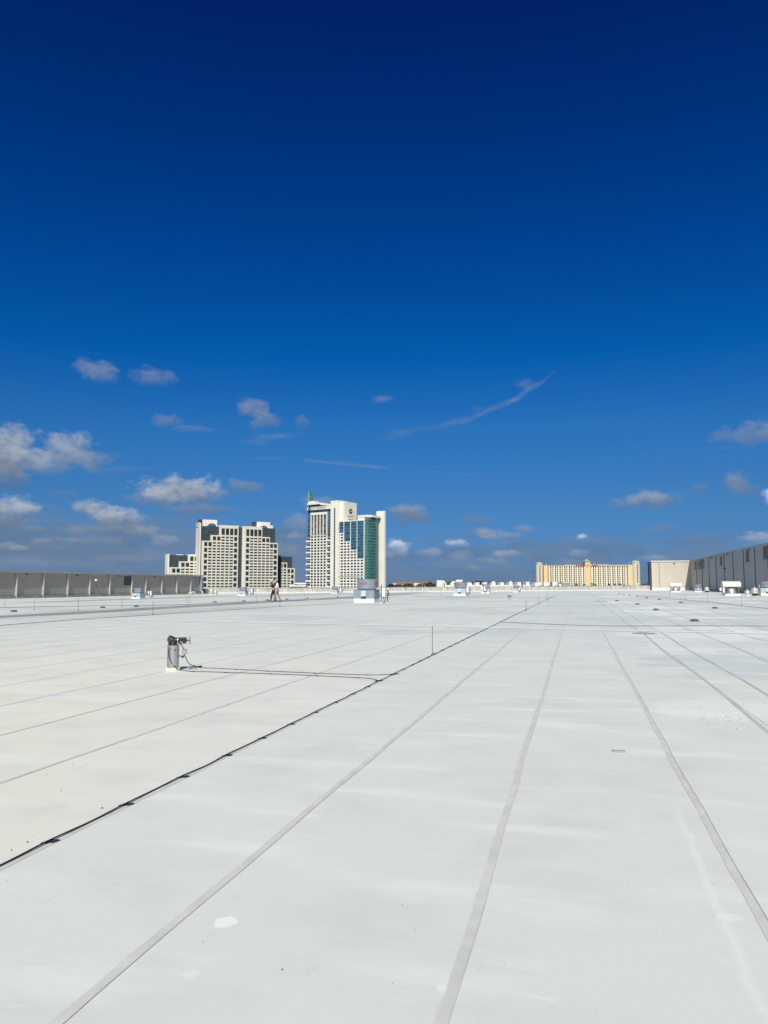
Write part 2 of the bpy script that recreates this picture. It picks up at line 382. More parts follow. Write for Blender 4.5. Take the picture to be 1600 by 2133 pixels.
M['blackplas'] = mat('black_plastic', (.025, .027, .030), .4, var=.35, vscale=40)
M['steel'] = mat('dull_stainless_steel', (.50, .50, .51), .38, metal=.85, var=.18, vscale=6, stretch=(1, 1, .25), bump=.12, bscale=14)
M['galv'] = mat('galvanised_steel', (.55, .56, .57), .42, metal=.75, var=.2, vscale=5)
M['bluegrey'] = mat('blue_grey_enamel', (.235, .285, .345), .5, var=.12, vscale=2.2, stretch=(1, 1, .4))
M['bluelight'] = mat('pale_blue_enamel', (.40, .50, .56), .5, var=.1, vscale=3)
M['aluminium'] = mat('spun_aluminium', (.66, .63, .57), .45, metal=.55, var=.15, vscale=3)
M['hood'] = mat('cream_metal_hood', (.75, .70, .60), .5, var=.1, vscale=2)
M['redtext'] = mat('red_stencil', (.50, .035, .06), .6)
M['gauge'] = mat('grey_dial', (.36, .37, .39), .35)
M['concrete'] = mat('stained_concrete', (.60, .58, .54), .85, var=.32, vscale=.9, stretch=(1, 1, .25))
M['leaf'] = mat('dark_foliage', (.035, .055, .025), .9, var=.5, vscale=.1)
M['leaf2'] = mat('mid_foliage', (.05, .08, .03), .9, var=.5, vscale=.1)
M['bark'] = mat('bark', (.12, .09, .06), .9)
M['grass'] = mat('far_ground', (.07, .09, .045), .95, var=.4, vscale=.01)

# ------------------------------------------------------------------ land far below
g = MB(); g.quad((-9000, -3000, -20), (9000, -3000, -20), (9000, 12000, -20), (-9000, 12000, -20))
tag(g.build('ground', M['grass']), kind='structure')

# ------------------------------------------------------------------ the white roof we stand on
AX = Vector((math.sin(math.atan(.25)), math.cos(math.atan(.25)), 0))      # along the seams
BX = Vector((AX.y, -AX.x, 0))
RF = -math.atan(.25)
def q_of(px, py): g_ = ground(px, py); return g_.x - .25 * g_.y
def far_y(q): return min(205, max(20, (180.6 + q) / .975)) - .6
def roof_material():
    m = bpy.data.materials.new('white_roof_membrane'); m.use_nodes = True
    t = m.node_tree; b = t.nodes['Principled BSDF']; lk = t.links
    b.inputs['Roughness'].default_value = .72; b.inputs['Specular IOR Level'].default_value = .25
    def n_(tp, **k):
        n = t.nodes.new(tp)
        for a, v in k.items(): setattr(n, a, v)
        return n
    def Mt(op, a, c=None, d=None, clamp=False):
        n = n_('ShaderNodeMath', operation=op, use_clamp=clamp)
        for i, v in enumerate((a, c, d)):
            if v is None: continue
            if isinstance(v, (int, float)): n.inputs[i].default_value = v
            else: lk.new(v, n.inputs[i])
        return n.outputs[0]
    def mr(v, a, c, lo=0., hi=1.):
        n = n_('ShaderNodeMapRange'); n.interpolation_type = 'SMOOTHSTEP'; lk.new(v, n.inputs[0])
        for i, x in enumerate((a, c, lo, hi)): n.inputs[i + 1].default_value = x
        return n.outputs[0]
    def nz(src, sc, det=5, ro=.55, st=(1, 1, 1), off=(0, 0, 0)):
        mp = n_('ShaderNodeMapping'); mp.inputs['Scale'].default_value = st; mp.inputs['Location'].default_value = off
        lk.new(src, mp.inputs[0]); n = n_('ShaderNodeTexNoise'); n.inputs['Scale'].default_value = sc
        n.inputs['Detail'].default_value = det; n.inputs['Roughness'].default_value = ro
        lk.new(mp.outputs[0], n.inputs['Vector']); return n.outputs[0]
    def mix(a, c, f):
        n = n_('ShaderNodeMix', data_type='RGBA')
        if isinstance(f, (int, float)): n.inputs[0].default_value = f
        else: lk.new(f, n.inputs[0])
        for i, v in ((6, a), (7, c)):
            if isinstance(v, tuple): n.inputs[i].default_value = (*v, 1)
            else: lk.new(v, n.inputs[i])
        return n.outputs[2]
    tcn = n_('ShaderNodeTexCoord'); rot = n_('ShaderNodeVectorRotate', rotation_type='Z_AXIS'); rot.inputs['Angle'].default_value = math.atan(.25)
    lk.new(tcn.outputs['Object'], rot.inputs['Vector']); P = rot.outputs[0]
    sp = n_('ShaderNodeSeparateXYZ'); lk.new(P, sp.inputs[0]); p, s = sp.outputs[0], sp.outputs[1]
    # older warm sheet left of the long cable, cooler sheets right of it
    left = mr(p, -2.93, -2.97)
    big = mr(nz(P, .10, 4, .5, (1, .6, 1)), .35, .65)
    warm = Mt('MULTIPLY', left, Mt('ADD', .35, Mt('MULTIPLY', big, .65)))
    warm = Mt('MULTIPLY', warm, mr(s, 26, 9))
    mid = nz(P, .55, 6, .55, (.5, 1.3, 1), (5, 2, 0))
    warm = Mt('MAXIMUM', warm, Mt('MULTIPLY', mr(mid, .5, .75), .45))
    col = mix((.715, .728, .668), (.795, .775, .66), warm)
    # every sheet weathers a little differently
    sh = Mt('FLOOR', Mt('DIVIDE', Mt('ADD', p, 1.63), 1.23)); ss = Mt('FLOOR', Mt('DIVIDE', s, 9.7))
    cb = n_('ShaderNodeCombineXYZ'); lk.new(sh, cb.inputs[0]); lk.new(ss, cb.inputs[1])
    wz = n_('ShaderNodeTexWhiteNoise'); lk.new(cb.outputs[0], wz.inputs['Vector'])
    far = mr(s, 12, 30)
    rgt = mr(p, 1.8, 2.6)
    cb2 = n_('ShaderNodeCombineXYZ'); lk.new(sh, cb2.inputs[0]); lk.new(Mt('FLOOR', Mt('DIVIDE', Mt('ADD', s, Mt('MULTIPLY', sh, 1.7)), 5.3)), cb2.inputs[1]); cb2.inputs[2].default_value = 7.3
    wz2 = n_('ShaderNodeTexWhiteNoise'); lk.new(cb2.outputs[0], wz2.inputs['Vector'])
    cell = Mt('MULTIPLY', Mt('SUBTRACT', wz2.outputs[0], .5), .22)
    bright = Mt('MULTIPLY', Mt('MULTIPLY', mr(Mt('ADD', nz(P, .16, 4, .5, (1, 1.2, 1), (31, 7, 0)), cell), .49, .54), rgt), far)
    def ell(px, py, rp_, rs_, k):
        g0 = ground(px, py); a0, b0 = g0.dot(BX), g0.dot(AX)
        e1 = Mt('POWER', Mt('DIVIDE', Mt('SUBTRACT', p, a0), rp_), 2); e2 = Mt('POWER', Mt('DIVIDE', Mt('SUBTRACT', s, b0), rs_), 2)
        d = Mt('ADD', Mt('SQRT', Mt('ADD', e1, e2)), Mt('MULTIPLY', Mt('SUBTRACT', nz(P, .9, 4, .55, (1, 1, 1), (a0, b0, 0)), .5), 1.6))
        return Mt('MULTIPLY', mr(d, 1.0, .8), k)
    bright = Mt('MAXIMUM', bright, Mt('MAXIMUM', ell(1545, 1478, 1.2, .95, .6), ell(1375, 1322, 1.3, 1.3, .7)))
    bright = Mt('MAXIMUM', bright, ell(1420, 1345, .9, 3.5, .45))
    zone = Mt('MULTIPLY', mr(p, -2.95, -2.8), mr(s, 13, 26))
    col = mix(col, (.635, .665, .665), Mt('MULTIPLY', zone, Mt('ADD', .32, Mt('MULTIPLY', big, .45))))
    col = mix(col, (.86, .865, .83), Mt('MULTIPLY', bright, .95))
    bluep = Mt('MULTIPLY', mr(nz(P, .13, 3, .5, (1, .8, 1), (3, 17, 0)), .50, .58), mr(s, 14, 24))
    col = mix(mix(col, (.58, .61, .60), Mt('MULTIPLY', bluep, .8)), (.58, .615, .61), ell(1560, 1385, 1.9, 2.6, .75))
    col = mix(col, (.62, .63, .60), Mt('MULTIPLY', wz.outputs[0], .22))
    # mottling at several sizes, faint traffic dirt, chalk
    col = mix(col, (.56, .575, .55), Mt('MULTIPLY', mr(nz(P, 1.1, 7, .6, (1, 1, 1), (9, 9, 0)), .44, .72), .40))
    col = mix(col, (.80, .815, .785), Mt('MULTIPLY', mr(nz(P, 1.7, 5, .55, (.35, 1.5, 1), (2, 40, 0)), .50, .70), .62))
    col = mix(col, (.82, .83, .80), Mt('MULTIPLY', mr(nz(P, 5.5, 3, .5, (.6, 1.4, 1), (70, 4, 0)), .66, .76), .40))
    col = mix(col, (.585, .60, .60), Mt('MULTIPLY', mr(nz(P, 45, 3, .6), .45, .75), .20))
    col = mix(col, (.50, .52, .51), Mt('MULTIPLY', mr(nz(P, 260, 2, .6), .55, .8), .16))
    # grubby run-off along the valleys on the left
    wob = Mt('MULTIPLY', Mt('SUBTRACT', nz(P, .22, 4), .5), 2.2)
    def band(p0, w, s0, s1, k, color):
        nonlocal col
        d = Mt('ABSOLUTE', Mt('ADD', Mt('SUBTRACT', p, p0), wob))
        f = Mt('MULTIPLY', mr(d, w * 1.6, w * .3), Mt('MULTIPLY', mr(s, s0, s0 + 8), mr(s, s1, s1 - 12)))
        f = Mt('MULTIPLY', f, mr(nz(P, .25, 5, .6, (1, .35, 1), (p0, 0, 0)), .2, .5, .55, 1))
        col = mix(col, color, Mt('MULTIPLY', f, k))
    band(-25.3, 1.3, 22, 130, .85, (.20, .22, .215))
    band(-27.6, 1.0, 30, 150, .30, (.36, .35, .33))
    band(-43.5, 1.4, 50, 95, .7, (.25, .26, .25))
    band(-38.0, 2.4, 82, 140, .55, (.30, .30, .29))
    band(-21.0, 1.3, 24, 60, .4, (.45, .43, .37))
    band(-30.0, 1.8, 105, 160, .6, (.28, .30, .29))
    band(-12.5, 2.0, 70, 160, .22, (.40, .40, .39))
    band(9.0, 2.6, 26, 120, .26, (.48, .52, .55))
    # a wavering chalky run near the right edge
    g1, g2 = ground(1418, 1700), ground(1568, 2070)
    p1, s1 = g1.dot(BX), g1.dot(AX); p2, s2 = g2.dot(BX), g2.dot(AX)
    sl = (p1 - p2) / (s1 - s2)
    pl = Mt('ADD', Mt('MULTIPLY', Mt('SUBTRACT', s, s2), sl), p2)
    dd = Mt('ABSOLUTE', Mt('ADD', Mt('SUBTRACT', p, pl), Mt('MULTIPLY', Mt('SUBTRACT', nz(P, 2.2, 4), .5), .12)))
    f = Mt('MULTIPLY', mr(dd, .035, .0), Mt('MULTIPLY', mr(s, s2 - .5, s2 + .1), mr(s, s1 + .4, s1 - .3)))
    col = mix(col, (.83, .84, .80), Mt('MULTIPLY', f, .42))
    def dab(px, py, ra, rb, k, amp):
        g0 = ground(px, py); a0, b0 = g0.dot(BX), g0.dot(AX)
        e1 = Mt('POWER', Mt('DIVIDE', Mt('SUBTRACT', p, a0), ra), 2); e2 = Mt('POWER', Mt('DIVIDE', Mt('SUBTRACT', s, b0), rb), 2)
        return Mt('MULTIPLY', mr(Mt('ADD', Mt('SQRT', Mt('ADD', e1, e2)), Mt('MULTIPLY', Mt('SUBTRACT', nz(P, 26, 4), .5), amp)), 1.0, .78), k)
    for a in ((469, 1921, .054, .062, .85, .9), (398, 2030, .035, .04, .30, 1.2), (1120, 1800, .16, .05, .10, 1.4), (1520, 1910, .06, .05, .35, 1.2), (925, 2060, .03, .03, .45, 1.2), (640, 1700, .10, .05, .2, 1.5), (1090, 2005, .12, .06, .12, 1.6), (760, 1560, .12, .06, .25, 1.5)):
        col = mix(col, (.86, .87, .85), dab(*a))
    # footprints and scuffs, barely there
    sc = Mt('MULTIPLY', mr(nz(P, 7.5, 2, .5, (1.6, .7, 1), (13, 3, 0)), .66, .72), mr(nz(P, .8, 2, .5, (1, 1, 1), (1, 55, 0)), .5, .6))
    col = mix(col, (.55, .555, .53), Mt('MULTIPLY', sc, .22))
    lk.new(col, b.inputs['Base Color'])
    bp = n_('ShaderNodeBump'); bp.inputs['Strength'].default_value = .35; bp.inputs['Distance'].default_value = .012
    h = Mt('ADD', Mt('MULTIPLY', nz(P, 1.4, 3), 1.2), Mt('MULTIPLY', nz(P, 120, 2), .12))
    lk.new(h, bp.inputs['Height']); lk.new(bp.outputs[0], b.inputs['Normal'])
    return m
M['roof'] = roof_material()
M['seam'] = mat('seam_lap', (.64, .64, .60), .7, var=.12, vscale=5, spec=.25)
M['seam2'] = mat('darker_seam_lap', (.54, .54, .505), .7, var=.2, vscale=.6, spec=.25)
M['seam3'] = mat('faint_seam_lap', (.68, .68, .63), .7, var=.1, vscale=1, spec=.25)
M['seamline'] = mat('seam_edge_dirt', (.57, .57, .54), .8, var=.3, vscale=3)
M['stripe'] = mat('clean_cover_strip', (.84, .845, .81), .7, var=.05, vscale=.5, spec=.25)
rm = MB()
rm.prism([(-90, -60), (140, -60), (140, 261.7), (-90, 73.9)], -20, 0)
def sheet(q0, w, y0, y1, z, mi, wob=0.0, seed=0, side='L', wander=0.0):
    """a lapped seam running with the sheets: straight right edge, uneven left edge"""
    r = random.Random(seed); pts = []; y = y0
    while y < y1: pts.append(y); y += max(.12, (abs(y)) * .045)
    pts.append(y1); vs = []; ph = r.uniform(0, 6)
    for y in pts:
        wd = w * (1 + (r.uniform(-wob, wob) if wob else 0))
        o = wander * (math.sin(y * .55 + ph) + .6 * math.sin(y * .23 + 2 * ph)) if wander else .006 * math.sin(y * .8 + ph) + .004 * math.sin(y * 2.9 + 2 * ph)
        ce = Vector((q0 + .25 * y, y, 0)) + BX * o
        a = ce - BX * wd; b_ = ce + (BX * .0)
        vs += [(a.x, a.y, z), (b_.x, b_.y, z)]
    rm.cur = mi
    rm.add(vs, [(2*i, 2*i+1, 2*i+3, 2*i+2) for i in range(len(pts) - 1)]); rm.cur = 0
near = [q_of(970, 2000), q_of(285, 2000), q_of(1600, 1925), q_of(1580, 1500), q_of(1600, 1447), q_of(1540, 1352), q_of(1600, 1337)]
left0 = q_of(0, 1632)
seams = [(q, 1 if q < 1.5 else 2) for q in near] + [(left0 - 1.335 * k, 1 if k < 3 else 5) for k in range(0, 40)] + [(near[-1] + 1.22 * k, 2) for k in range(1, 18)]
for i, (q, mi) in enumerate(seams):
    fy = far_y(q)
    rightish = q > 1.5
    w = .044 if (not rightish and mi == 1 and q > -2) else (.036 if not rightish else .046)
    sheet(q, w, -4, min(fy, 170), .002, mi, .10, i, wander=.035 if rightish else 0)
    if q > -6 and q < 4: sheet(q + .006, .004, -4, 26, .0035, 3, .3, i)
sheet(q_of(0, 1803) + .05, .05, -2, 100, .002, 1, .1, 77)
# clean cover strips running across the roof
def cross(p0, p1, w, z):
    d = (p1 - p0); n = 60; vs = []
    for i in range(n + 1):
        c_ = p0 + d * (i / n); o = Vector((0, .04 * math.sin(i * 1.3), 0))
        vs += [(c_.x, c_.y - w/2 + o.y, z), (c_.x, c_.y + w/2 + o.y, z)]
    rm.cur = 4; rm.add(vs, [(2*i, 2*i+1, 2*i+3, 2*i+2) for i in range(n)]); rm.cur = 0
cross(ground(185, 1289), ground(1680, 1322), .6, .008)
cross(ground(1010, 1264), ground(1330, 1269), 1.1, .008)
cross(ground(640, 1250), ground(1240, 1251), 2.2, .008)
cross(ground(1000, 1244.5), ground(1500, 1245), 2.6, .008)
tag(rm.build('roof_deck', [M['roof'], M['seam'], M['seam2'], M['seamline'], M['stripe'], M['seam3']]), kind='structure')

# patches and scraps lying on the membrane
def patch(name, px, py, rx, ry, m, label, cat, seed, n=30, z=.0065, jag=.06, th=.003):
    c_ = ground(px, py); r = random.Random(seed)
    pts = []
    for k in range(n):
        a = 2 * math.pi * k / n; j = 1 + r.uniform(-jag, jag)
        pts.append((rx * j * math.cos(a), ry * j * math.sin(a)))
    mb = MB(); mb.prism(pts, 0, th); o = mb.build(name, m); o.location = (c_.x, c_.y, z - .002); tag(o, label, cat)
    return o
M['chalk'] = mat('chalk_white_coating', (.84, .86, .86), .7, var=.04, vscale=20)
M['wet'] = mat('grey_damp_coating', (.42, .44, .44), .5, var=.25, vscale=2)
M['tan'] = mat('faded_tan_board', (.48, .42, .37), .8, var=.15, vscale=20)
patch('roof_patch', 1342, 1319.5, .36, .42, M['wet'], 'grey damp looking patch across the white strip on the right of the roof', 'roof patch', 4)
patch('roof_patch', 1252, 1252.8, .55, 1.1, M['wet'], 'long dark grey puddle stain far out on the roof right of the long cable', 'roof patch', 5)
tb = MB(); tb.box(-.056, .056, -.038, .038, 0, .006)
o = tb.build('board_scrap', M['tan'], bevel=.0015); c_ = ground(1289, 1565.5); o.location = (c_.x, c_.y, .002); o.rotation_euler = (0, 0, R(-8))
tag(o, 'small faded tan rectangular scrap lying alone on the white roof', 'scrap')
M['grit'] = mat('grit', (.10, .09, .08), .9)
gr = MB(); rr = random.Random(5)
def grit_at(px, py, s_):
    c_ = ground(px, py); a = rr.uniform(0, 6)
    gr.prism([(c_.x + s_ * math.cos(a + k * 1.3) * rr.uniform(.6, 1.2), c_.y + s_ * math.sin(a + k * 1.3) * rr.uniform(.6, 1.2)) for k in range(5)], .0, .004 + s_ * .5)
for _ in range(70): grit_at(rr.gauss(1510, 45), rr.gauss(1490, 18), rr.uniform(.0012, .004))
for x, y, k in ((213, 1684, .009), (57, 1755, .008), (24, 1772, .006), (245, 1577, .005), (180, 1594, .004), (153, 1594, .004), (588, 2021, .004), (411, 1583, .004), (447, 1577, .005), (98, 1613, .004), (127, 1648, .005)): grit_at(x, y, k * .7)
for _ in range(40): grit_at(rr.uniform(0, 1600), rr.uniform(1330, 2100), rr.uniform(.0007, .0014))
tag(gr.build('grit', M['grit']), 'scattered dark specks of grit on the white roof', 'grit', kind='stuff')

# ------------------------------------------------------------------ building along the left side
def wx_left(y): return .25 * y - 59.2
lb = thing('rooftop_building', 'long low grey sided building with pale pilasters along the left of the roof', 'building', (wx_left(121.5), 121.5, 0), math.pi/2 + RF)
# local x runs away from the camera along the wall, local -y faces the roof
def sL(y): return (y - 121.5) / AX.y
H_L = 2.93
mb = MB(); mb.box(sL(10), 0, 0, 14, -.01, H_L - .22); mb.build('wall', M['siding_left'], lb)
mb = MB(); mb.box(sL(9.5), .25, -.30, 14.2, H_L - .22, H_L); mb.build('coping', M['trim_mid'], lb, bevel=.02)
mb = MB(); mb.box(sL(10), 0, -.16, -.003, 0, .30); mb.build('base_flashing', mat('grey_flashing', (.30, .29, .27), .7, var=.2, vscale=1), lb)
for xp in (36.4, 92, 142.6, 188.4, 230, 275.5, 304.7, 338, 369, 398):
    y = 59.2 / (.25 + (800 - xp) / 1600.0)
    mb = MB(); mb.box(sL(y) - .06, sL(y) + .06, -.20, -.003, 0, H_L - .24); mb.build('pilaster', M['trim_pil'], lb, bevel=.01)
for y in (77.3, 73.1, 69, 64.8, 60):
    mb = MB(); mb.box(sL(y) - .06, sL(y) + .06, -.20, -.003, 0, H_L - .24); mb.build('pilaster', M['trim_pil'], lb, bevel=.01)
mb = MB(); y = 59.2 / (.25 + (800 - 267.5) / 1600.0)
mb.box(sL(y) - .8, sL(y) + .8, -.03, .05, 1.35, 2.55); wv = mb.build('louvre_vent', M['louvre'], lb)
mb = MB(); mb.box(-.5, 0.05, -.40, -.003, .45, 2.62); mb.build('leader_box', M['bluegrey'], lb, bevel=.02)
def wall_lamp(parent, x, z, s_=1.0, head=M['blackplas']):
    mb = MB(); mb.box(x - .05*s_, x + .05*s_, -.22*s_, -.003, z - .05*s_, z + .05*s_); mb.box(x - .16*s_, x + .16*s_, -.42*s_, -.2*s_, z - .13*s_, z + .07*s_)
    return mb.build('wall_lamp', head, parent, bevel=.01)
for xp in (57, 161, 250, 323, 407): y = 59.2 / (.25 + (800 - xp) / 1600.0); wall_lamp(lb, sL(y), H_L - .36, .55)
# the pole mounted flood lamp that throws the long slanting shadow on the wall
y = 59.2 / (.25 + (800 - 195) / 1600.0)
mb = MB(); mb.tube([(sL(y) + 1.5, -.003, .45), (sL(y) + .75, -.22, 1.2), (sL(y), -.45, 1.95)], .025); mb.build('lamp_arm', M['trim_dk'], lb, smooth=True)
mb = MB(); mb.lathe([(.04, -.1), (.14, -.08), (.17, .05), (.10, .14), (.02, .16)], 14, (sL(y), -.5, 1.98)); mb.build('flood_lamp', M['white'], lb, smooth=True)

# ------------------------------------------------------------------ tall ribbed building on the right
XR = 28.07; KR = .258
ar = math.atan(KR); s200 = 200.5
rb = thing('warehouse_building', 'tall ribbed grey metal building on the right with a sunlit beige end bay', 'building', (KR * s200 + XR, s200, 0), -math.pi/2 - ar)
# local x runs towards the camera along the wall; local -y faces left onto the roof
def sR(y): return (s200 - y) / math.cos(ar)
H_R = 7.75
mb = MB(); mb.box(-12.3, sR(20), 0, 30, -.01, H_R - .3); mb.build('wall', M['siding_dk'], rb)
mb = MB(); mb.box(-12.5, sR(19), -.16, 30.2, H_R - .3, H_R); mb.build('coping', M['trim_mid'], rb, bevel=.03)
mb = MB(); mb.box(0.02, sR(20), -.22, -.003, 0, .42); mb.build('base_flashing', M['trim_dk'], rb)
# end bay standing out towards the roof, beige where the sun reaches it
mb = MB(); mb.box(-12.0, 0, -9.6, -.003, -.01, H_R - .3); eb = mb.build('end_bay', M['siding_lt'], rb)
mb = MB(); mb.box(-12.2, .18, -9.8, -.17, H_R - .3, H_R - .003); mb.build('end_bay_coping', M['trim'], rb, bevel=.03)
mb = MB(); mb.box(.003, .12, -9.6, -.3, 0, .62); mb.build('curb', M['roofwhite'], rb)
mb = MB(); mb.box(.003, .05, -7.75, -7.66, .65, H_R - .3); mb.build('downpipe', M['trim_dk'], rb)
mb = MB(); mb.box(.003, .25, -4.1, -3.8, H_R - .85, H_R - .6); mb.build('bay_lamp', M['blackplas'], rb)
mb = MB(); mb.box(-9, -8.6, -9.85, -9.602, .2, H_R - .4); mb.build('downpipe', M['trim_dk'], rb)
def yR(px): return XR / ((px - 800) / 1600.0 - KR)
for xp in (1449.5, 1461, 1475.7, 1490.3, 1507.4, 1526, 1548, 1571.6, 1599):
    mb = MB(); x = sR(yR(xp)); mb.box(x - .08, x + .08, -.11, -.003, .43, H_R - .32); mb.build('rib', M['trim_dk'], rb)
for y in (108, 98.7, 89.4, 80, 70.8, 61.5, 52):
    mb = MB(); x = sR(y); mb.box(x - .08, x + .08, -.11, -.003, .43, H_R - .32); mb.build('rib', M['trim_dk'], rb)
def wz(px, py): return CAM_H + (1218 - py) / 1600.0 * yR(px)
for x0, x1, yt, yb in ((1445, 1449, 1171, 1186.5), (1452.5, 1459.5, 1168.5, 1185), (1461.5, 1466, 1167, 1184), (1499.3, 1503, 1159.5, 1178), (1553.5, 1559.5, 1148, 1170), (1589.5, 1597.5, 1139, 1164)):
    a, b_ = sR(yR(x0)), sR(yR(x1)); xm = (x0 + x1) / 2; z1_, z0_ = wz(xm, yt), wz(xm, yb)
    mb = MB(); mb.box(a, b_, -.04, .05, z0_, z1_); w_ = mb.build('louvre_window', M['louvre'], rb)
    mb = MB(); mb.box(a - .08, b_ + .08, -.12, -.045, z0_ - .16, z0_ - .01); mb.build('sill', M['trim_dk'], w_)
for xp, yp in ((1465, 1166.5), (1483.5, 1162), (1517.5, 1154.5), (1562, 1145), (1511, 1184)): wall_lamp(rb, sR(yR(xp)), wz(xp, yp), 1.15)

# ------------------------------------------------------------------ low parapet wall closing the roof
P0 = Vector((-28.7, 124.0, 0)); P1 = Vector((70.7, 205.1, 0))
pd = (P1 - P0); pl_ = pd.length
pt = thing('parapet_wall', 'low stained white concrete parapet wall closing the far side of the roof', 'wall', P0, math.atan2(pd.y, pd.x))
def ph(x): return .80 + .42 * x / pl_
mb = MB(); nseg = 28; joints = MB()
for i in range(nseg):
    a, b_ = pl_ * i / nseg, pl_ * (i + 1) / nseg
    v = [(a,0,-.01),(b_,0,-.01),(b_,.3,-.01),(a,.3,-.01),(a,0,ph(a)),(b_,0,ph(b_)),(b_,.3,ph(b_)),(a,.3,ph(a))]
    mb.add(v, [(0,1,5,4),(2,3,7,6),(4,5,6,7)])
    joints.box(b_ - .05, b_ + .05, -.015, -.003, 0, ph(b_) - .03)
mb.build('wall', M['concrete'], pt)
joints.build('panel_joint', mat('joint_sealant', (.36, .35, .33), .8), pt)
mb = MB(); v = [(-.3,-.06,ph(0)+.003),(pl_,-.06,ph(pl_)+.003),(pl_,.36,ph(pl_)+.003),(-.3,.36,ph(0)+.003)]
v += [(x, y, z + .06) for x, y, z in v]; mb.add(v, [(0,3,2,1),(4,5,6,7),(0,1,5,4),(1,2,6,5),(2,3,7,6),(3,0,4,7)])
mb.build('coping', M['trim'], pt)
mb = MB(); mb.box(0, pl_ - .2, -.16, -.02, 0, .22); mb.build('base_flashing', M['roofwhite'], pt)
for f in (.16, .30, .33, .42, .51, .60, .70, .80, .90, .97):
    mb = MB(); x = f * pl_; mb.box(x - .06, x + .06, -.12, -.016, ph(x) - .28, ph(x) - .02); mb.tube([(x, -.08, .1), (x + .05, -.1, .3)], .03); mb.build('bracket', M['trim_dk'], pt)
# ------------------------------------------------------------------ hotels beyond the roof
class Face:
    """a building's own frame: x along its front, y into it, z up from the land; measured from sight lines at distance Y"""
    def __init__(s, root, cx0, cy0, sc):
        s.root = root; s.c = (cx0, cy0, sc); s.inv = root.matrix_basis.inverted()
    def at(s, x, y, w=0.0):
        cx0, cy0, sc = s.c; px, py = cx0 + x * sc, cy0 + y * sc
        o = s.inv @ Vector((0, 0, CAM_H)); d = s.inv.to_3x3() @ ray(px, py)
        t = (w - o.y) / d.y; p = o + d * t
        return p
    def t(s, x, w=0.0, yref=400): return s.at(x, yref, w).x
    def z(s, xref, y, w=0.0): return s.at(xref, y, w).z
def slab_cells(mb, wins, cells, y, rec):
    """front skin with real openings: cells = (x0,x1,z0,z1,win or None)"""
    for x0, x1, z0, z1, w in cells:
        if not w: mb.quad((x0,y,z0),(x1,y,z0),(x1,y,z1),(x0,y,z1)); continue
        a, b_, c_, d = w; a = max(a, x0+.02); b_ = min(b_, x1-.02); c_ = max(c_, z0+.02); d = min(d, z1-.02)
        mb.quad((x0,y,z0),(x1,y,z0),(x1,y,c_),(x0,y,c_)); mb.quad((x0,y,d),(x1,y,d),(x1,y,z1),(x0,y,z1))
        mb.quad((x0,y,c_),(a,y,c_),(a,y,d),(x0,y,d)); mb.quad((b_,y,c_),(x1,y,c_),(x1,y,d),(b_,y,d))
        Y = y + rec
        mb.quad((a,y,c_),(b_,y,c_),(b_,Y,c_),(a,Y,c_)); mb.quad((a,y,d),(b_,y,d),(b_,Y,d),(a,Y,d))
        mb.quad((a,y,c_),(a,Y,c_),(a,Y,d),(a,y,d)); mb.quad((b_,y,c_),(b_,Y,c_),(b_,Y,d),(b_,y,d))
        wins.append((a, b_, Y - .05, c_, d))
def ring(mb, x0, x1, z0, z1, y, rec):
    Y = y + rec
    mb.quad((x0,y,z0),(x0,Y,z0),(x0,Y,z1),(x0,y,z1)); mb.quad((x1,y,z0),(x1,Y,z0),(x1,Y,z1),(x1,y,z1)); mb.quad((x0,y,z1),(x1,y,z1),(x1,Y,z1),(x0,Y,z1))
def put_windows(wins, m, parent, limit=100):
    wins = sorted(wins, key=lambda w: -((w[1]-w[0]) * (w[4]-w[3]) + (0.0 if w[3] > 14 else -50)))
    for a, b_, y, c_, d in wins[:limit]:
        mb = MB(); mb.box(a, b_, y, y + .04, c_, d); mb.build('window', m, parent)
    if wins[limit:]:
        mb = MB()
        for a, b_, y, c_, d in wins[limit:]: mb.box(a, b_, y, y + .04, c_, d)
        tag(mb.build('window', m, parent), kind='stuff')

# ---- stepped hotel with two dark glazed shoulders (left)
LAND = -20.0
p = atY(421, 1150, 800); ha = thing('hotel_building', 'wide stepped cream hotel with dark glass shoulders and a dark glazed central slot', 'hotel', (p.x, 800, LAND), math.atan2(.496, .868))
bpy.context.view_layer.update()
fa = Face(ha, 340, 1070, .1875)
winsA = []; skin = MB(); mass = MB()
REC = .32
def stepped(face, cols, xl, xr, xref, zones, w0, inner, xl_fn, base_z=0.0):
    """cols: window columns in picture units; zones: (ytop, ybottom, first col, last col, {col: 'T' or 'S'}, left edge, right edge)"""
    T = lambda x: face.t(x, w0)
    for (yt, yb, ca, cb_, kinds, el_, er_) in zones:
        z1, z0 = face.z(xref, yt, w0), face.z(xref, yb, w0)
        hh = z1 - z0; x0, x1 = T(el_), T(er_)
        edges = [x0]
        for j in range(ca, cb_):
            edges.append((T(cols[j][1]) + T(cols[j+1][0])) / 2)
        edges.append(x1); cells = []
        for j in range(ca, cb_ + 1):
            a, b_ = T(cols[j][0]), T(cols[j][1]); e0, e1 = edges[j - ca], edges[j - ca + 1]; k = kinds[j]
            if k == 'T': cells.append((e0, e1, z0, z1, (a, b_, z0 + hh * .07, z1 - hh * .22)))
            elif k == 'H': cells.append((e0, e1, z0, z1, (a, b_, z0 + hh * .04, z1 - hh * .30)))
            elif k == 'S':
                zm = z0 + hh * .43
                cells.append((e0, e1, zm, z1, (a, b_, z1 - hh * .485, z1 - hh * .215)))
                cells.append((e0, e1, z0, zm, (a, b_, z0 + hh * .03, z0 + hh * .29)))
        slab_cells(skin, winsA, cells, w0, REC); ring(skin, x0, x1, z0, z1, w0, REC)
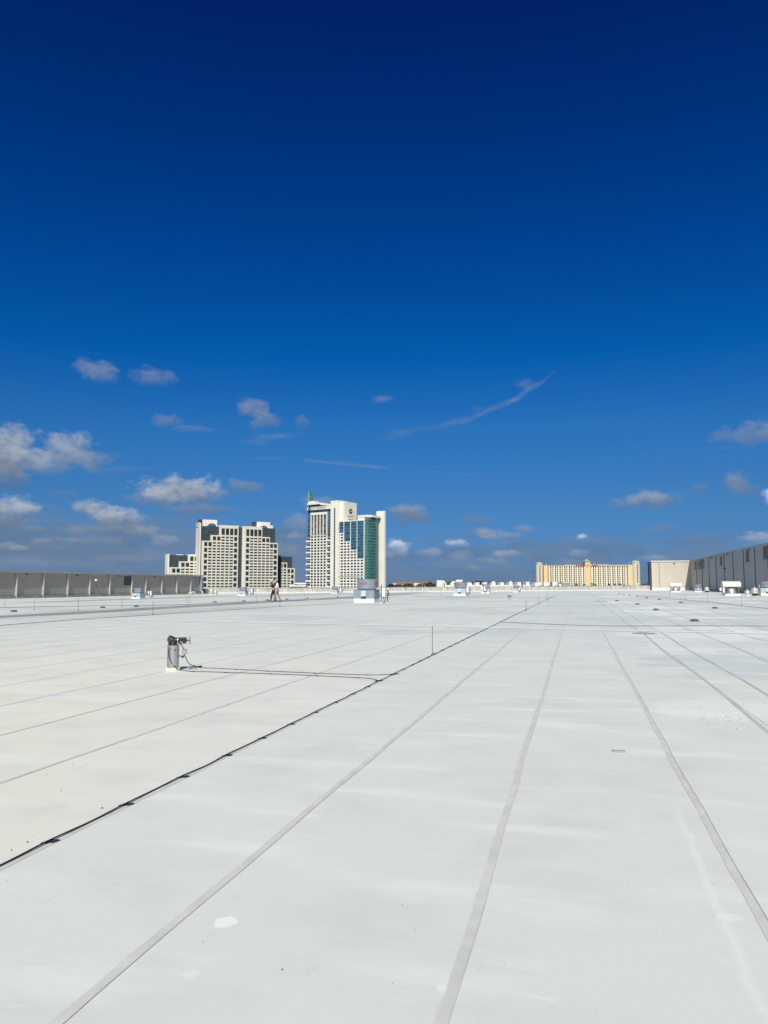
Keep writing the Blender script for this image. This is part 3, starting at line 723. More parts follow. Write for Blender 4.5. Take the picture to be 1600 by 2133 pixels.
def zmass(face, xa, xb, xref, ytop, w0, w1, mbx, z0=0.0):
    mbx.box(face.t(xa, w0), face.t(xb, w0), w0, w1, z0, face.z(xref, ytop, w0))
colsL = [(455,490),(502,538),(550,586),(598,634),(645,682),(693,730),(740,777),(787,822)]
colsR = [(921,955),(965,1001),(1009,1045),(1054,1090),(1099,1134),(1143,1179),(1187,1221),(1229,1264)]
zL = [(125, 242, 4, 7, dict.fromkeys(range(4,8), 'H'), 622, 831),
      (240, 304.5, 2, 7, {2:'T',3:'T',4:'S',5:'S',6:'S',7:'T'}, 527, 831)]
zL[0] = (127, 240, 4, 7, dict.fromkeys(range(4,8), 'H'), 622, 831)
zL.append((304.5, 369, 0, 7, {0:'T',1:'T',2:'S',3:'S',4:'S',5:'S',6:'S',7:'T'}, 430, 831))
for k in range(2, 10):
    d = dict.fromkeys(range(8), 'S'); d[0] = d[7] = 'T'; zL.append((240 + 64.5 * k, 240 + 64.5 * (k+1), 0, 7, d, 430, 831))
stepped(fa, colsL, 0, 0, 640, zL, 0, 0, None)
zR = [(145, 258, 0, 3, dict.fromkeys(range(4), 'H'), 899, 1099),
      (258, 320, 0, 5, {0:'T',1:'S',2:'S',3:'S',4:'T',5:'T'}, 899, 1186),
      (320, 382, 0, 7, {0:'T',1:'S',2:'S',3:'S',4:'S',5:'S',6:'T',7:'T'}, 899, 1274)]
for k in range(2, 11):
    d = dict.fromkeys(range(8), 'S'); d[0] = d[7] = 'T'; zR.append((258 + 62 * k, 258 + 62 * (k+1), 0, 7, d, 899, 1274))
stepped(fa, colsR, 0, 0, 1080, zR, 0, 0, None)
# masses right behind the skins
for xa, xb, yt, xr_ in ((430, 831, 304.5, 640), (527, 831, 240, 640), (622, 831, 127, 640), (899, 1274, 320, 1080), (899, 1186, 258, 1080), (899, 1099, 145, 1080)):
    mass.box(fa.t(xa) + .05, fa.t(xb) - .05, REC, 16, 0, fa.z(xr_, yt) - .1)
skin.build('facade', M['cream_grid'], ha)
mass.build('block', M['cream'], ha)
put_windows(winsA, M['dark_win'], ha)
dk = MB()
dk.box(fa.t(422), fa.t(640), 2.0, 17, 0, fa.z(520, 138)); dk.box(fa.t(1090), fa.t(1250), 2.0, 17, 0, fa.z(1170, 160)); dk.box(fa.t(831) + .02, fa.t(899) - .02, 3, 15.5, 0, fa.z(860, 148))
dk.build('glass_wall', M['curt_dark'], ha)
mb = MB(); mb.box(fa.t(895) - 1.1, fa.t(899) - .03, .3, 4, 0, fa.z(899, 143)); mb.box(fa.t(831) + .03, fa.t(831) + .5, .3, 4, 0, fa.z(831, 131)); mb.build('fin', M['cream'], ha)
# end wall on the left that carries the little stair windows
ew = MB(); x1 = fa.t(422) ; ew.box(x1 - 1.0, x1 - .02, 2.2, 17, 0, fa.z(420, 100)); 
ewx0 = fa.at(362, 300, 17).x
ew.prism([(x1 - 1.0, 2.2), (x1 - 1.0, 17), (ewx0, 17), (ewx0, 15.5)], 0, fa.z(400, 99, 10)); ewo = ew.build('end_wall', M['cream'], ha)
mb = MB()
p = fa.at(376, 118, 14.5)
mb.lathe([(1.3, 0), (1.3, .3)], 8, (0, 0, 0), 'y'); lg = mb.build('emblem', M['blacksign'], ewo)
mid = Vector(((x1 - 1.0 + ewx0) / 2, (2.2 + 15.5) / 2)); dv = Vector((x1 - 1.0 - ewx0, 2.2 - 15.5)); ang = math.atan2(dv.y, dv.x)
lg.location = (ewx0 + dv.x * .22, 15.5 + dv.y * .22 - .4, fa.z(376, 118, 14)); lg.rotation_euler = (0, 0, ang)
mb = MB(); mb.box(-2.2, 2.2, -.3, .1, -.5, .5); q_ = mb.build('emblem', M['blacksign'], ewo); q_.location = (ewx0 + dv.x * .22, 15.5 + dv.y * .22 - .3, fa.z(376, 150, 14)); q_.rotation_euler = (0, 0, ang)
for k in range(17):
    mb = MB(); mb.box(-.5, .5, -.06, .06, 0, 1.1); w_ = mb.build('stair_window', M['dark_win'], ewo)
    w_.location = (ewx0 + dv.x * .62, 15.5 + dv.y * .62 - .02, fa.z(395, 190 + 30 * k, 8)); w_.rotation_euler = (0, 0, ang)
# roof houses
mb = MB(); mb.box(fa.t(430, 9), fa.t(592, 9), 9, 16, fa.z(500, 150, 9), fa.z(500, 66, 9)); mb.box(fa.t(458, 9), fa.t(462, 9), 8.7, 8.97, fa.z(460, 150, 9), fa.z(460, 80, 9)); mb.build('roof_house', M['cream'], ha); mb = MB(); mb.box(fa.t(1036, 9), fa.t(1184, 9), 9, 16, fa.z(1100, 160, 9), fa.z(1100, 92, 9))
mb.box(fa.t(1185, 9), fa.t(1218, 9), 9.5, 15, fa.z(1200, 170, 9), fa.z(1200, 130, 9)); mb.build('roof_house', M['cream'], ha)
mb = MB(); mb.box(fa.t(398, 10), fa.t(430, 9) - .03, 9.3, 16, fa.z(400, 150, 9), fa.z(420, 64, 9)); mb.build('roof_house', M['curt_dark'], ha); mb = MB(); mb.box(fa.t(1000, 10), fa.t(1036, 9) - .03, 9.3, 16, fa.z(1010, 160, 9), fa.z(1010, 90, 9)); mb.build('roof_house', M['curt_dark'], ha)
mb = MB()
for xc, yc, rr_ in ((545, 138, 45), (1120, 162, 40)):
    r_ = fa.t(xc + rr_, 5) - fa.t(xc, 5); c_ = fa.at(xc, yc, 5)
    pts = [(r_ * math.cos(a), .7 * r_ * math.sin(a)) for a in [math.pi * k / 10 for k in range(11)]]
    vs = [(c_.x + u, 5, c_.z + v) for u, v in pts] + [(c_.x + u, 12, c_.z + v) for u, v in pts]
    mb.add(vs, [tuple(range(11)), tuple(range(11, 22))] + [(i, i+1, 12+i, 11+i) for i in range(10)])
mb.build('barrel_skylight', mat('blue_skylight', (.06, .14, .22), .2), ha, smooth=True)
# the lower wings, set back
WB = 15.0
colsW = [(105,143),(155,193),(205,243),(255,293),(303,340),(352,368)]
skin = MB(); winsA = []
zW = [(450, 530, 4, 5, {4:'H',5:'H'}, 280, 395), (530, 596, 2, 5, {2:'T',3:'T',4:'S',5:'S'}, 180, 395), (596, 661, 0, 5, {0:'T',1:'T',2:'S',3:'S',4:'S',5:'S'}, 78, 395)]
for k in range(1, 5): zW.append((596 + 65*k, 661 + 65*k, 0, 5, {0:'T',1:'S',2:'S',3:'S',4:'S',5:'S'}, 78, 395))
stepped(fa, colsW, 0, 0, 250, zW, WB, 0, None)
colsV = [(1318,1331),(1342,1371),(1385,1413),(1425,1453)]
zV = [(543, 604, 0, 1, {0:'T',1:'T'}, 1316, 1381), (604, 665, 0, 3, {0:'S',1:'S',2:'T',3:'T'}, 1316, 1466)]
for k in range(1, 6): zV.append((604 + 61*k, 665 + 61*k, 0, 3, {0:'S',1:'S',2:'S',3:'T'}, 1316, 1466))
stepped(fa, colsV, 0, 0, 1390, zV, WB, 0, None)
wg = skin.build('wing_facade', M['cream_grid'], ha)
mb = MB()
for a, b_, yt, xr_ in ((78, 395, 596, 250), (180, 395, 530, 250), (280, 395, 450, 250), (1316, 1381, 543, 1340), (1316, 1466, 604, 1390)):
    mb.box(fa.t(a, WB) + .05, fa.t(b_, WB) - .05, WB + REC, WB + 10, 0, fa.z(xr_, yt, WB) - .1)
mb.box(fa.t(56, WB), fa.t(75, WB) - .02, WB + 1.5, WB + 12, 0, fa.z(65, 447, WB)); mb.box(fa.t(150, WB + 4), fa.t(225, WB + 4), WB + 4, WB + 8, fa.z(150, 470, WB), fa.z(180, 452, WB + 4))
mb.build('wing_block', M['cream'], ha)
mb = MB(); mb.box(fa.t(75, WB), fa.t(300, WB), WB + 2, WB + 12, 0, fa.z(180, 459, WB)); mb.build('wing_glass_wall', M['curt_dark'], ha); mb = MB(); mb.box(fa.t(1274) + .05, fa.t(1316, WB), WB + .5, WB + 10, 0, fa.z(1290, 463, WB)); mb.box(fa.t(1300, WB), fa.t(1442, WB), WB + 2, WB + 12, 0, fa.z(1400, 478, WB))
mb.build('wing_glass_wall', M['curt_dark'], ha)
mb = MB()
for a, b_, y, c_, d in winsA: mb.box(a, b_, y, y + .04, c_, d)
tag(mb.build('wing_window', M['dark_win'], ha), kind='stuff')

# ---- slim tower with the glass spire (middle)
p = atY(638.7, 1150, 815); hb = thing('tower_hotel', 'tall slim white hotel tower with blue and green glass and a green glass spire', 'hotel', (p.x, 815, LAND), math.atan2(-.584, .811))
bpy.context.view_layer.update()
fb = Face(hb, 620, 1010, .125)
T = lambda x, w=0.0: fb.t(x, w, 1000)
Z = fb.z
winsB = []; skin = MB(); mass = MB()
xr = 350
cols = [(222,259),(275,312),(328,365),(381,417),(433,470)]
x0, x1 = T(212), T(486)
E = [x0] + [(T(cols[j][1]) + T(cols[j+1][0])) / 2 for j in range(4)] + [x1]
ZT = Z(xr, 838); dz = (Z(xr, 849) - Z(xr, 849 + 47.6 * 18)) / 18
for r_ in range(22):
    z1 = ZT - r_ * dz; z0 = z1 - dz
    if z0 < 2: break
    slab_cells(skin, winsB, [(E[j], E[j+1], z0, z1, (T(cols[j][0]), T(cols[j][1]), z1 - dz * .90, z1 - dz * .22)) for j in range(5)], 0, REC)
ring(skin, x0, x1, 2, ZT, 0, REC)
mass.box(x0 + .03, x1 - .03, REC, 14, 0, ZT - .1)
# shaft between the two halves
xs0, xs1 = T(545), T(680); ztop = Z(612, 265)
sh_ = MB(); w0 = -1.2; a_, b_ = T(597, w0), T(626, w0)
sh_.box(T(546, w0), a_, w0, 14, 0, ztop); sh_.box(b_, T(680, w0), w0, 14, 0, ztop); sh_.box(a_ + .01, b_ - .01, w0, 14, Z(612, 388, w0), ztop - .02)
sh_.build('shaft', M['cream'], hb)
mb = MB(); mb.box(a_ + .02, b_ - .02, w0 + .9, w0 + 2, 0, Z(612, 388, w0) - .02); mb.build('slot_window', curtain('slot_glass', (.02, .03, .06), (.35, .38, .45), 6, 3.0, .16, .2, .4), hb)
# right half: stepped white grid under blue glass
colm = [(681,702),(717,757),(772,810),(828,865),(883,922),(937,977),(993,1032),(1050,1090)]
gedge = [670, 765, 875, 985, 1110]
dzm = (Z(740, 820) - Z(740, 820 + 48.3 * 18)) / 18
for gi in range(4):
    k0 = gi * 3; xa, xb = T(gedge[gi]), T(gedge[gi+1]); c1, c2 = colm[2*gi], colm[2*gi+1]; xm = (T(c1[1]) + T(c2[0])) / 2
    zt = Z(740, 820) + dzm * .35 - k0 * dzm
    for r_ in range(30):
        z1 = zt - r_ * dzm; z0 = z1 - dzm
        if z0 < 2: break
        tall = (k0 + r_ == 14)
        slab_cells(skin, winsB, [(xa, xm, z0, z1, (T(c1[0]), T(c1[1]), z1 - dzm * (.98 if tall else .92), z1 - dzm * (.2 if tall else .35))), (xm, xb, z0, z1, (T(c2[0]), T(c2[1]), z1 - dzm * (.98 if tall else .92), z1 - dzm * (.2 if tall else .35)))], 0, REC)
    ring(skin, xa, xb, 2, zt, 0, REC); mass.box(xa + .03, xb - .03, REC - .01, 13.5, 0, zt - .1)
ledge_z = Z(740, 1507); mb = MB(); mb.box(T(672), T(1108), -.8, -.005, ledge_z - .5, ledge_z); mb.build('ledge', M['cream'], hb)
skin.build('facade', mat('white_precast', (.82, .80, .76), .75, var=.05, vscale=.08), hb); mass.build('block', M['cream'], hb)
put_windows(winsB, M['dark_win'], hb)
gl = MB(); gl.box(T(668), T(1106), .36, 13.8, 0, Z(740, 620)); gl.build('glass_wall', M['curt_blue'], hb)
mu = MB(); 
mu.box(T(668), T(1112), -.3, 14, Z(740, 618), Z(740, 604)); 
for x in (768, 880, 988): mu.box(T(x) - .35, T(x) + .35, .05, .35, 10, Z(740, 620))
mu.box(T(1102), T(1113), -.2, 14, 0, Z(740, 617)); mu.build('frame', M['white'], hb)
# left half above the grid
gl = MB(); gl.box(T(152), T(546), 1.2, 13.5, Z(350, 836), Z(350, 395)); gl.build('glass_wall', M['curt_blue'], hb)
sg = MB(); sg.box(T(150, -1), T(545, -1), -1, 14, Z(350, 412, -1), Z(350, 362, -1)); sb_ = sg.build('sign_band', M['white'], hb)
zs = Z(350, 387, -1)
mb = MB(); mb.lathe([(1.9, 0), (1.9, .15)], 10, (T(190, -1), -1.2, zs), 'y'); mb.lathe([(.6, -.12), (.6, .02)], 8, (T(190, -1), -1.25, zs), 'y'); 
mb2 = MB(); mb2.lathe([(1.9, 0), (1.9, .15)], 10, (T(190, -1), -1.16, zs), 'y'); mb2.build('emblem', M['blacksign'], sb_)
mb2 = MB(); mb2.lathe([(.6, 0), (.6, .05)], 8, (T(190, -1), -1.22, zs), 'y'); mb2.build('emblem', M['white'], sb_)
text('sign_lettering', 'HYATT REGENCY', 2.9, M['blacksign'], sb_, ((T(216, -1) + T(445, -1)) / 2, -1.06, zs - .1), depth=.05)
up = MB(); up.box(T(165), T(400), 1.5, 12, Z(350, 364), Z(350, 330)); up.build('upper_glazing', M['curt_dark'], hb)
rs = MB(); rs.box(T(150, -1.5), T(382), -1.5, 13, Z(260, 330), Z(260, 306)); 
c0_, c1_ = T(382), T(545); zt_ = Z(260, 306); rs.add([(c0_,-1,zt_),(c1_,-1,Z(540,342)),(c1_,13,Z(540,342)),(c0_,13,zt_),(c0_,-1,zt_-2.5),(c1_,-1,Z(540,342)-.6),(c1_,13,Z(540,342)-.6),(c0_,13,zt_-2.5)], [(0,1,2,3),(4,5,6,7),(0,1,5,4),(2,3,7,6),(0,3,7,4),(1,2,6,5)])
rs.box(T(172, 1), T(266, 1), 1, 9, zt_, Z(220, 272, 1)); rs.build('roof_slab', M['white'], hb)
# hanging white fins over orange blinds, between the two strips of blue glass
fr = MB(); fr.box(T(216), T(490), -.5, 1.18, Z(350, 500), Z(350, 458))
for x in (222, 268, 321, 373, 425, 482): fr.box(T(x) - .45, T(x) + .45, -.5, 1.18, Z(350, 836), Z(350, 500) - .01)
fr.build('fin_screen', M['white'], hb)
mb = MB(); mb.box(T(226), T(480), .7, 1.15, Z(350, 834), Z(350, 502)); mb.build('blind_window', curtain('brown_blinds', (.16, .11, .09), (.05, .07, .1), 3.3, 3.0, .3, .4, .75), hb)
# balconies at both sides of the grid
for (xa, xb, w_) in ((147, 212, -.9), (484, 549, -.6)):
    core = MB(); core.box(T(xa + 5), T(xb), 1.6, 13, 0, Z(350, 838)); core.build('balcony_glazing', M['curt_dark'], hb)
    for k in range(11):
        z_ = Z(350, 930 + 95.3 * k)
        if z_ < 1: break
        mb = MB(); mb.box(T(xa), T(xb), w_, 1.58, z_ - 1.0, z_ + .65); mb.build('balcony', M['white'], hb)
        mb = MB(); mb.box(T(xa + 8), T(xb - 3), w_ + .9, 1.58, z_ + 2.6, z_ + 3.7); mb.build('balcony_rail', M['lilac'], hb)
# sign block on the roof
D = 20.4; sx0, sx1 = T(681, 1), T(779, 1); zb = Z(730, 281, 1)
mb = MB(); mb.box(sx0, sx1, 1, 1 + D, Z(740, 640), zb); sb2 = mb.build('sign_block', M['cream'], hb)
cy_ = 1 + D * .5; zc = zb - 9.5
mb = MB(); mb.lathe([(3.0, 0), (3.0, .12)], 6, (sx1 + .05, cy_, zc), 'x'); mb.build('emblem', M['blacksign'], sb2)
mb = MB(); mb.lathe([(1.0, 0), (1.0, .05)], 8, (sx1 + .2, cy_, zc), 'x'); mb.build('emblem', M['white'], sb2)
text('sign_lettering', 'HYATT', 3.0, M['blacksign'], sb2, (sx1 + .06, cy_, zc - 5.6), rot=(math.pi/2, 0, math.pi/2), depth=.06)
text('sign_lettering', 'REGENCY', 2.0, M['blacksign'], sb2, (sx1 + .06, cy_, zc - 8.6), rot=(math.pi/2, 0, math.pi/2), depth=.06)
# curved green glass end and the far pier
gx = T(1113); zt = Z(1200, 545, 8)
arc = [(gx + .1, .6)]
for k in range(13):
    a = math.pi * k / 12; arc.append((gx + .4 + 3.2 * math.sin(a) ** .6, 1.0 + 21 * (1 - math.cos(a)) / 2))
arc.append((gx + .1, 22.2))
mb = MB(); mb.prism(arc, 0, zt); mb.build('curved_glass_wall', M['curt_green'], hb, smooth=True, sharp=50)
mb = MB(); mb.prism([(T(985), 1.2), (gx + 1.2, 1.2), (gx + 5, 6), (gx + 5.2, 16), (gx + 4, 23), (T(985), 23)], zt + .02, zt + 2.3); mb.box(T(985), gx - .2, 1.5, 22, Z(740, 600), zt); mb.build('roof_slab', M['white'], hb)
W2 = 23.0
mb = MB(); a_, b_ = fb.t(1315, W2), fb.t(1448, W2); mb.box(a_, b_, W2, W2 + 2.2, 0, Z(1380, 436, W2)); mb.box(fb.t(1292, W2), a_ - .02, W2 + .3, W2 + 2, 0, Z(1300, 520, W2)); mb.build('pier', M['cream'], hb)
# spire
c_ = fb.at(216, 270, 5); zt = Z(205, 100, 5); hw = (T(257, 5) - T(172, 5)) * .36; tw = (T(232, 5) - T(183, 5)) * .33
zb_ = c_.z - .2; vs = [(c_.x + sx * hw, 5 + sy * hw, zb_) for sx, sy in ((-1,-1),(1,-1),(1,1),(-1,1))] + [(c_.x - .8 + sx * tw, 5 + sy * tw, zt - (1.2 if sx > 0 else 0)) for sx, sy in ((-1,-1),(1,-1),(1,1),(-1,1))]
mb = MB(); mb.add(vs, [(0,1,5,4),(1,2,6,5),(2,3,7,6),(3,0,4,7),(4,5,6,7)]); mb.build('spire', M['spire'], hb)
mb = MB(); mb.tube([(c_.x - 1.6, 5, zt - 1), (c_.x - 1.6, 5, zt + 4.5)], .14); mb.box(c_.x - 3, c_.x - .3, 4.8, 5.2, zt + .6, zt + .9); mb.build('antenna', M['trim_dk'], hb)

# ---- long yellow hotel (right)
p = atY(1117, 1190, 1100); hc = thing('long_hotel', 'long pale yellow hotel with rounded end towers and a small pyramid roofed centre', 'hotel', (p.x, 1100, LAND), 0)
bpy.context.view_layer.update()
fc = Face(hc, 1100, 1150, .1625)
T = lambda x, w=0.0: fc.t(x, w, 300); Z = fc.z
mb = MB(); mb.box(T(205), T(730), 2, 18, 0, Z(450, 172)); mb.box(T(800), T(1345), 2, 18, 0, Z(1050, 165)); mb.box(T(205), T(255), 1, 1.98, 0, Z(230, 176)); mb.box(T(1298), T(1345), 1, 1.98, 0, Z(1320, 170)); mb.build('wall', M['yellow'], hc)
mb = MB(); mb.box(T(480), T(720), 4, 12, Z(450, 172), Z(600, 160)); mb.box(T(820), T(1040), 4, 12, Z(1050, 165), Z(900, 155)); mb.box(T(195), T(730), 1.4, 1.98, Z(450, 184), Z(450, 169)); mb.box(T(800), T(1345), 1.4, 1.98, Z(1050, 180), Z(1050, 160)); mb.build('roof_edge', M['tanroof'], hc)
def tower(xa, xb, ytop, ydome, name='end_tower'):
    cx_ = (T(xa) + T(xb)) / 2; r_ = (T(xb) - T(xa)) / 2; mb = MB(); zt = Z(xa, ytop); zd = Z(xa, ydome)
    mb.lathe([(r_, 0), (r_, zt)], 20, (cx_, r_ * .7, 0)); t_ = mb.build(name, M['creamtower'], hc, smooth=True)
    mb = MB(); mb.lathe([(r_ * 1.04, zt + .05), (r_ * 1.02, zt + (zd - zt) * .35), (r_ * .8, zt + (zd - zt) * .8), (r_ * .45, zd), (.1, zd + .3)], 20, (cx_, r_ * .7, 0)); mb.build('dome', M['tanroof'], t_, smooth=True)
    for k in range(9):
        xx = cx_ + (-.05 if xa < 500 else .05) * r_; zz = Z(xa, ytop + 28 + 26.5 * k)
        mb = MB(); mb.box(xx - .8, xx + .8, r_ * .7 - r_ - .25, r_ * .7 - r_ + .3, zz - .9, zz + .9); mb.build('tower_window', M['dark_win'], t_)
    return t_
tower(105, 200, 158, 130); tower(1345, 1448, 138, 108)
mb = MB(); mb.box(T(732), T(800), -1.5, 12, 0, Z(765, 125)); ct = mb.build('centre_tower', M['yellow'], hc)
xa, xb, zt = T(718), T(806), Z(765, 125); xm = (xa + xb) / 2; za = Z(765, 86)
mb = MB(); mb.add([(xa,-2.4,zt+.05),(xb,-2.4,zt+.05),(xb,12.5,zt+.05),(xa,12.5,zt+.05),(xm,4,za)], [(0,1,4),(1,2,4),(2,3,4),(3,0,4),(0,3,2,1)]); mb.build('pyramid_roof', M['copper'], ct)
mb = MB(); mb.lathe([(2.0, 0), (2.0, .1)], 16, ((T(732)+T(800))/2, -1.65, Z(765, 172)), 'y', cap=True); mb.build('emblem', M['redsign'], ct, smooth=True)
mb = MB(); mb.lathe([(1.35, 0), (1.35, .05)], 16, ((T(732)+T(800))/2, -1.72, Z(765, 172)), 'y', cap=True); mb.build('emblem', M['yellow'], ct, smooth=True)
text('sign_lettering', 'ROSEN', 4.6, M['redsign'], hc, (T(683), .9, Z(683, 176)), depth=.15, bold=.08)
text('sign_lettering', 'PLAZA', 4.6, M['redsign'], hc, (T(840), .9, Z(840, 176)), depth=.15, bold=.08)
wins = []; fl = MB(); pal = MB()
def bays(xs, n, pitch, zref):
    for i in range(n):
        a = xs + i * pitch
        pil0, pil1 = T(a + pitch - 12), T(a + pitch - 1)
        fl.box(pil0, pil1, .2, 1.98, 0, Z(zref, 187))
        for r_ in range(13):
            z_ = Z(zref, 193 + 26.3 * r_)
            if z_ < 3: break
            for u0, u1 in ((a + 2, a + 12), (a + pitch - 24, a + pitch - 13)): wins.append((T(u0), T(u1), 1.85, z_ - 1.3, z_ + .95))
            pal.box(T(a + 14), T(a + pitch - 26), 1.0, 1.98, z_ - 2.0, z_ + .9)
bays(254, 8, 60, 450); bays(800, 8, 62, 1050)
fl.build('pilaster', M['white'], hc); tag(pal.build('balcony_panel', M['paleyellow'], hc), kind='stuff')
put_windows(wins, M['dark_win'], hc)
mb = MB()
for x, y in ((232, 148), (1300, 128), (850, 142)): 
    c_ = fc.at(x, y, 6); mb.lathe([(.2, -.5), (1.8, .4), (1.9, .5)], 12, tuple(c_)); mb.tube([(c_.x, 6, c_.z - .5), (c_.x, 6, c_.z - 5)], .25)
mb.build('roof_dish', M['white'], hc)

# ---- low white terrace building between the hotels
def simple(name, label, cat, Y, mats):
    o = thing(name, label, cat, (0, Y, LAND)); bpy.context.view_layer.update(); return o, Face(o, 0, 0, 1)
o, f = simple('terrace_building', 'low white flat roofed building between the two hotels above the parapet', 'building', 760, None)
o.location.x = atY(626, 1215, 760).x; bpy.context.view_layer.update(); f = Face(o, 0, 0, 1)
mb = MB(); mb.box(f.t(612), f.t(645), 0, 25, f.z(620, 1222), f.z(620, 1219.2)); mb.box(f.t(621.5), f.t(645), 3, 20, f.z(620, 1216.3), f.z(620, 1214)); mb.build('roof_slab', M['white'], o)
mb = MB(); mb.box(f.t(613), f.t(644), 1.5, 24, 0, f.z(620, 1222) - .02); mb.box(f.t(626), f.t(643), 5, 19, f.z(620, 1219.2) + .02, f.z(620, 1216.3) - .02); mb.build('wall', M['cream'], o)
mb = MB()
for x in (615, 621, 627, 633): mb.box(f.t(x), f.t(x + 4), 1.3, 1.48, f.z(620, 1225), f.z(620, 1223)); 
mb.build('window', M['dark_win'], o)

# ---- terracotta roofed resort
o = thing('resort_building', 'low cream resort building with long terracotta roofs behind dark trees', 'building', (0, 1500, LAND)); o.location.x = atY(858, 1215, 1500).x; bpy.context.view_layer.update(); f = Face(o, 800, 1195, .09375)
T = lambda x, w=0.0: f.t(x, w, 200); Z = f.z
mb = MB(); wl = MB()
for xa, xb, yr, ye, w_ in ((180, 290, 178, 208, -4), (255, 660, 190, 225, 0), (650, 800, 170, 200, -5), (790, 1000, 185, 222, 0), (960, 1060, 165, 192, -4)):
    x0, x1 = T(xa), T(xb); ze, zr = Z(500, ye), Z(500, yr)
    mb.add([(x0,w_-1,ze),(x1,w_-1,ze),(x1,w_+15,ze),(x0,w_+15,ze),(x0+4,w_+7,zr),(x1-4,w_+7,zr)], [(0,1,5,4),(2,3,4,5),(1,2,5),(3,0,4),(0,3,2,1)])
    wl.box(x0 + 1, x1 - 1, w_, w_ + 14, 0, ze - .05)
mb.build('roof', M['terracotta'], o); wl.build('wall', M['cream'], o)
mb = MB()
for k in range(30): xx = T(275 + 24 * k); mb.box(xx, xx + 1.2, -.2, -.05, Z(500, 250), Z(500, 236))
mb.build('window', M['dark_win'], o)

# ---- white roof boxes of the next hall
o = thing('exhibition_hall', 'low white hall beyond the parapet with a row of box shaped roof monitors', 'building', (0, 300, LAND)); o.location.x = atY(1040, 1220, 300).x; bpy.context.view_layer.update(); f = Face(o, 0, 0, 1)
T = lambda x, w=0.0: f.t(x, w, 1220); Z = f.z
mb = MB(); mb.box(T(911), T(1192), 3, 60, 0, Z(1000, 1223.5)); mb.build('wall', M['white'], o)
mb = MB()
for a, b_ in ((930, 941), (950, 962), (968, 992), (995, 1012), (1014, 1044), (1050, 1062), (1066, 1086), (1092, 1100), (1104, 1125)): mb.box(T(a), T(b_), 2.2, 9, Z(1000, 1223.5) + .02, Z(1000, 1218.5))
mb.build('link_wall', M['white'], o)
for a, b_, y in ((910.3, 922.7, 1208.8), (923, 927.4, 1209.5), (924.7, 930.5, 1214), (940, 946, 1214), (948.5, 960, 1210.2), (973.6, 982.5, 1213.4), (983, 986, 1214.5), (991, 999.7, 1213.1), (1008.3, 1016, 1213.1), (1024.5, 1033.3, 1213.2), (1043, 1051, 1213.2), (1061, 1069, 1213.1), (1078.7, 1086.8, 1212.6), (1097, 1104.8, 1212), (1115.2, 1131, 1213.5), (1133.5, 1147, 1213), (1152, 1163, 1212), (1165, 1171, 1216), (1172.5, 1189.5, 1213)):
    mb = MB(); w_ = 1.0 if b_ - a > 4 else 4.0; mb.box(T(a), T(b_), w_, w_ + 7, Z(a, 1223.3), Z(a, y)); mb.build('roof_monitor', M['white'] if a < 1172 else M['galv'], o, bevel=.1)
mb = MB()
for a in (1106, 1124, 1142, 1157): mb.box(T(a), T(a + 9), .6, .98, Z(a, 1222), Z(a, 1219.5))
mb.build('dark_opening', M['dark_win'], o)
mb = MB(); 
for a in (944, 1028, 1064): c_ = f.at(a, 1217, 3); mb.lathe([(.5, -1), (.5, .6), (.9, .6), (.2, 1.2)], 10, tuple(c_))
mb.build('vent_cap', M['white'], o)
# thin masts
for i, (x, y0, Y) in enumerate(((969, 1201, 1400), (987, 1202, 1400), (1037, 1196, 1350), (1069, 1198, 1350))):
    c_ = atY(x, y0, Y); mb = MB(); h = c_.z - LAND; mb.tube([(0,0,0),(0,0,h)], [.55, .3], 6); mb.tube([(-1.2,0,h*.86),(1.2,0,h*.86)], .2, 6); mb.tube([(-.9,0,h*.93),(.9,0,h*.93)], .2, 6)
    ob = mb.build('radio_mast', M['trim_dk']); ob.location = (c_.x, Y, LAND)
    tag(ob, ('thin dark radio mast, leftmost of the four on the skyline', 'short faint mast, second from the left on the skyline', 'tallest thin mast with a small dish above the white roof boxes', 'thin mast, rightmost of the four on the skyline')[i], 'mast', 'radio masts on the skyline')

# ------------------------------------------------------------------ trees beyond
def crown(cx_, cy_, cz_, rx, ry, rz_, n, s_, seed, mb):
    r = random.Random(seed)
    lobes = [(r.gauss(0, .45), r.gauss(0, .45), r.uniform(-.3, .55), r.uniform(.35, .6)) for _ in range(9)]
    for _ in range(n):
        l = r.choice(lobes); d = Vector((r.gauss(0, 1), r.gauss(0, 1), r.gauss(0, 1))).normalized() * l[3] * r.uniform(.75, 1.05)
        c_ = Vector((cx_ + (l[0] + d.x) * rx, cy_ + (l[1] + d.y) * ry, cz_ + (l[2] + d.z) * rz_))
        a = Vector((r.gauss(0, 1), r.gauss(0, 1), r.gauss(0, 1))).normalized(); b_ = a.orthogonal().normalized(); k = s_ * r.uniform(.6, 1.4)
        mb.quad(c_ - a * k - b_ * k * .6, c_ + a * k - b_ * k * .6, c_ + a * k + b_ * k * .6, c_ - a * k + b_ * k * .6)
rt = random.Random(11)
mb = MB()
for k in range(120):
    px = rt.uniform(560, 1420); Y = rt.uniform(900, 1010); top = rt.uniform(1218.5, 1222)
    c_ = atY(px, top, Y); hh = rt.uniform(5, 8)
    crown(c_.x, Y, c_.z - hh * .8, hh * 1.6, hh, hh, 120, 1.0, k, mb)
    mb.tube([(c_.x, Y, LAND), (c_.x, Y, c_.z - hh)], .35, 5)
tag(mb.build('woodland', M['leaf']), 'dark low woodland showing as a thin band over the parapet', 'woodland', kind='stuff')
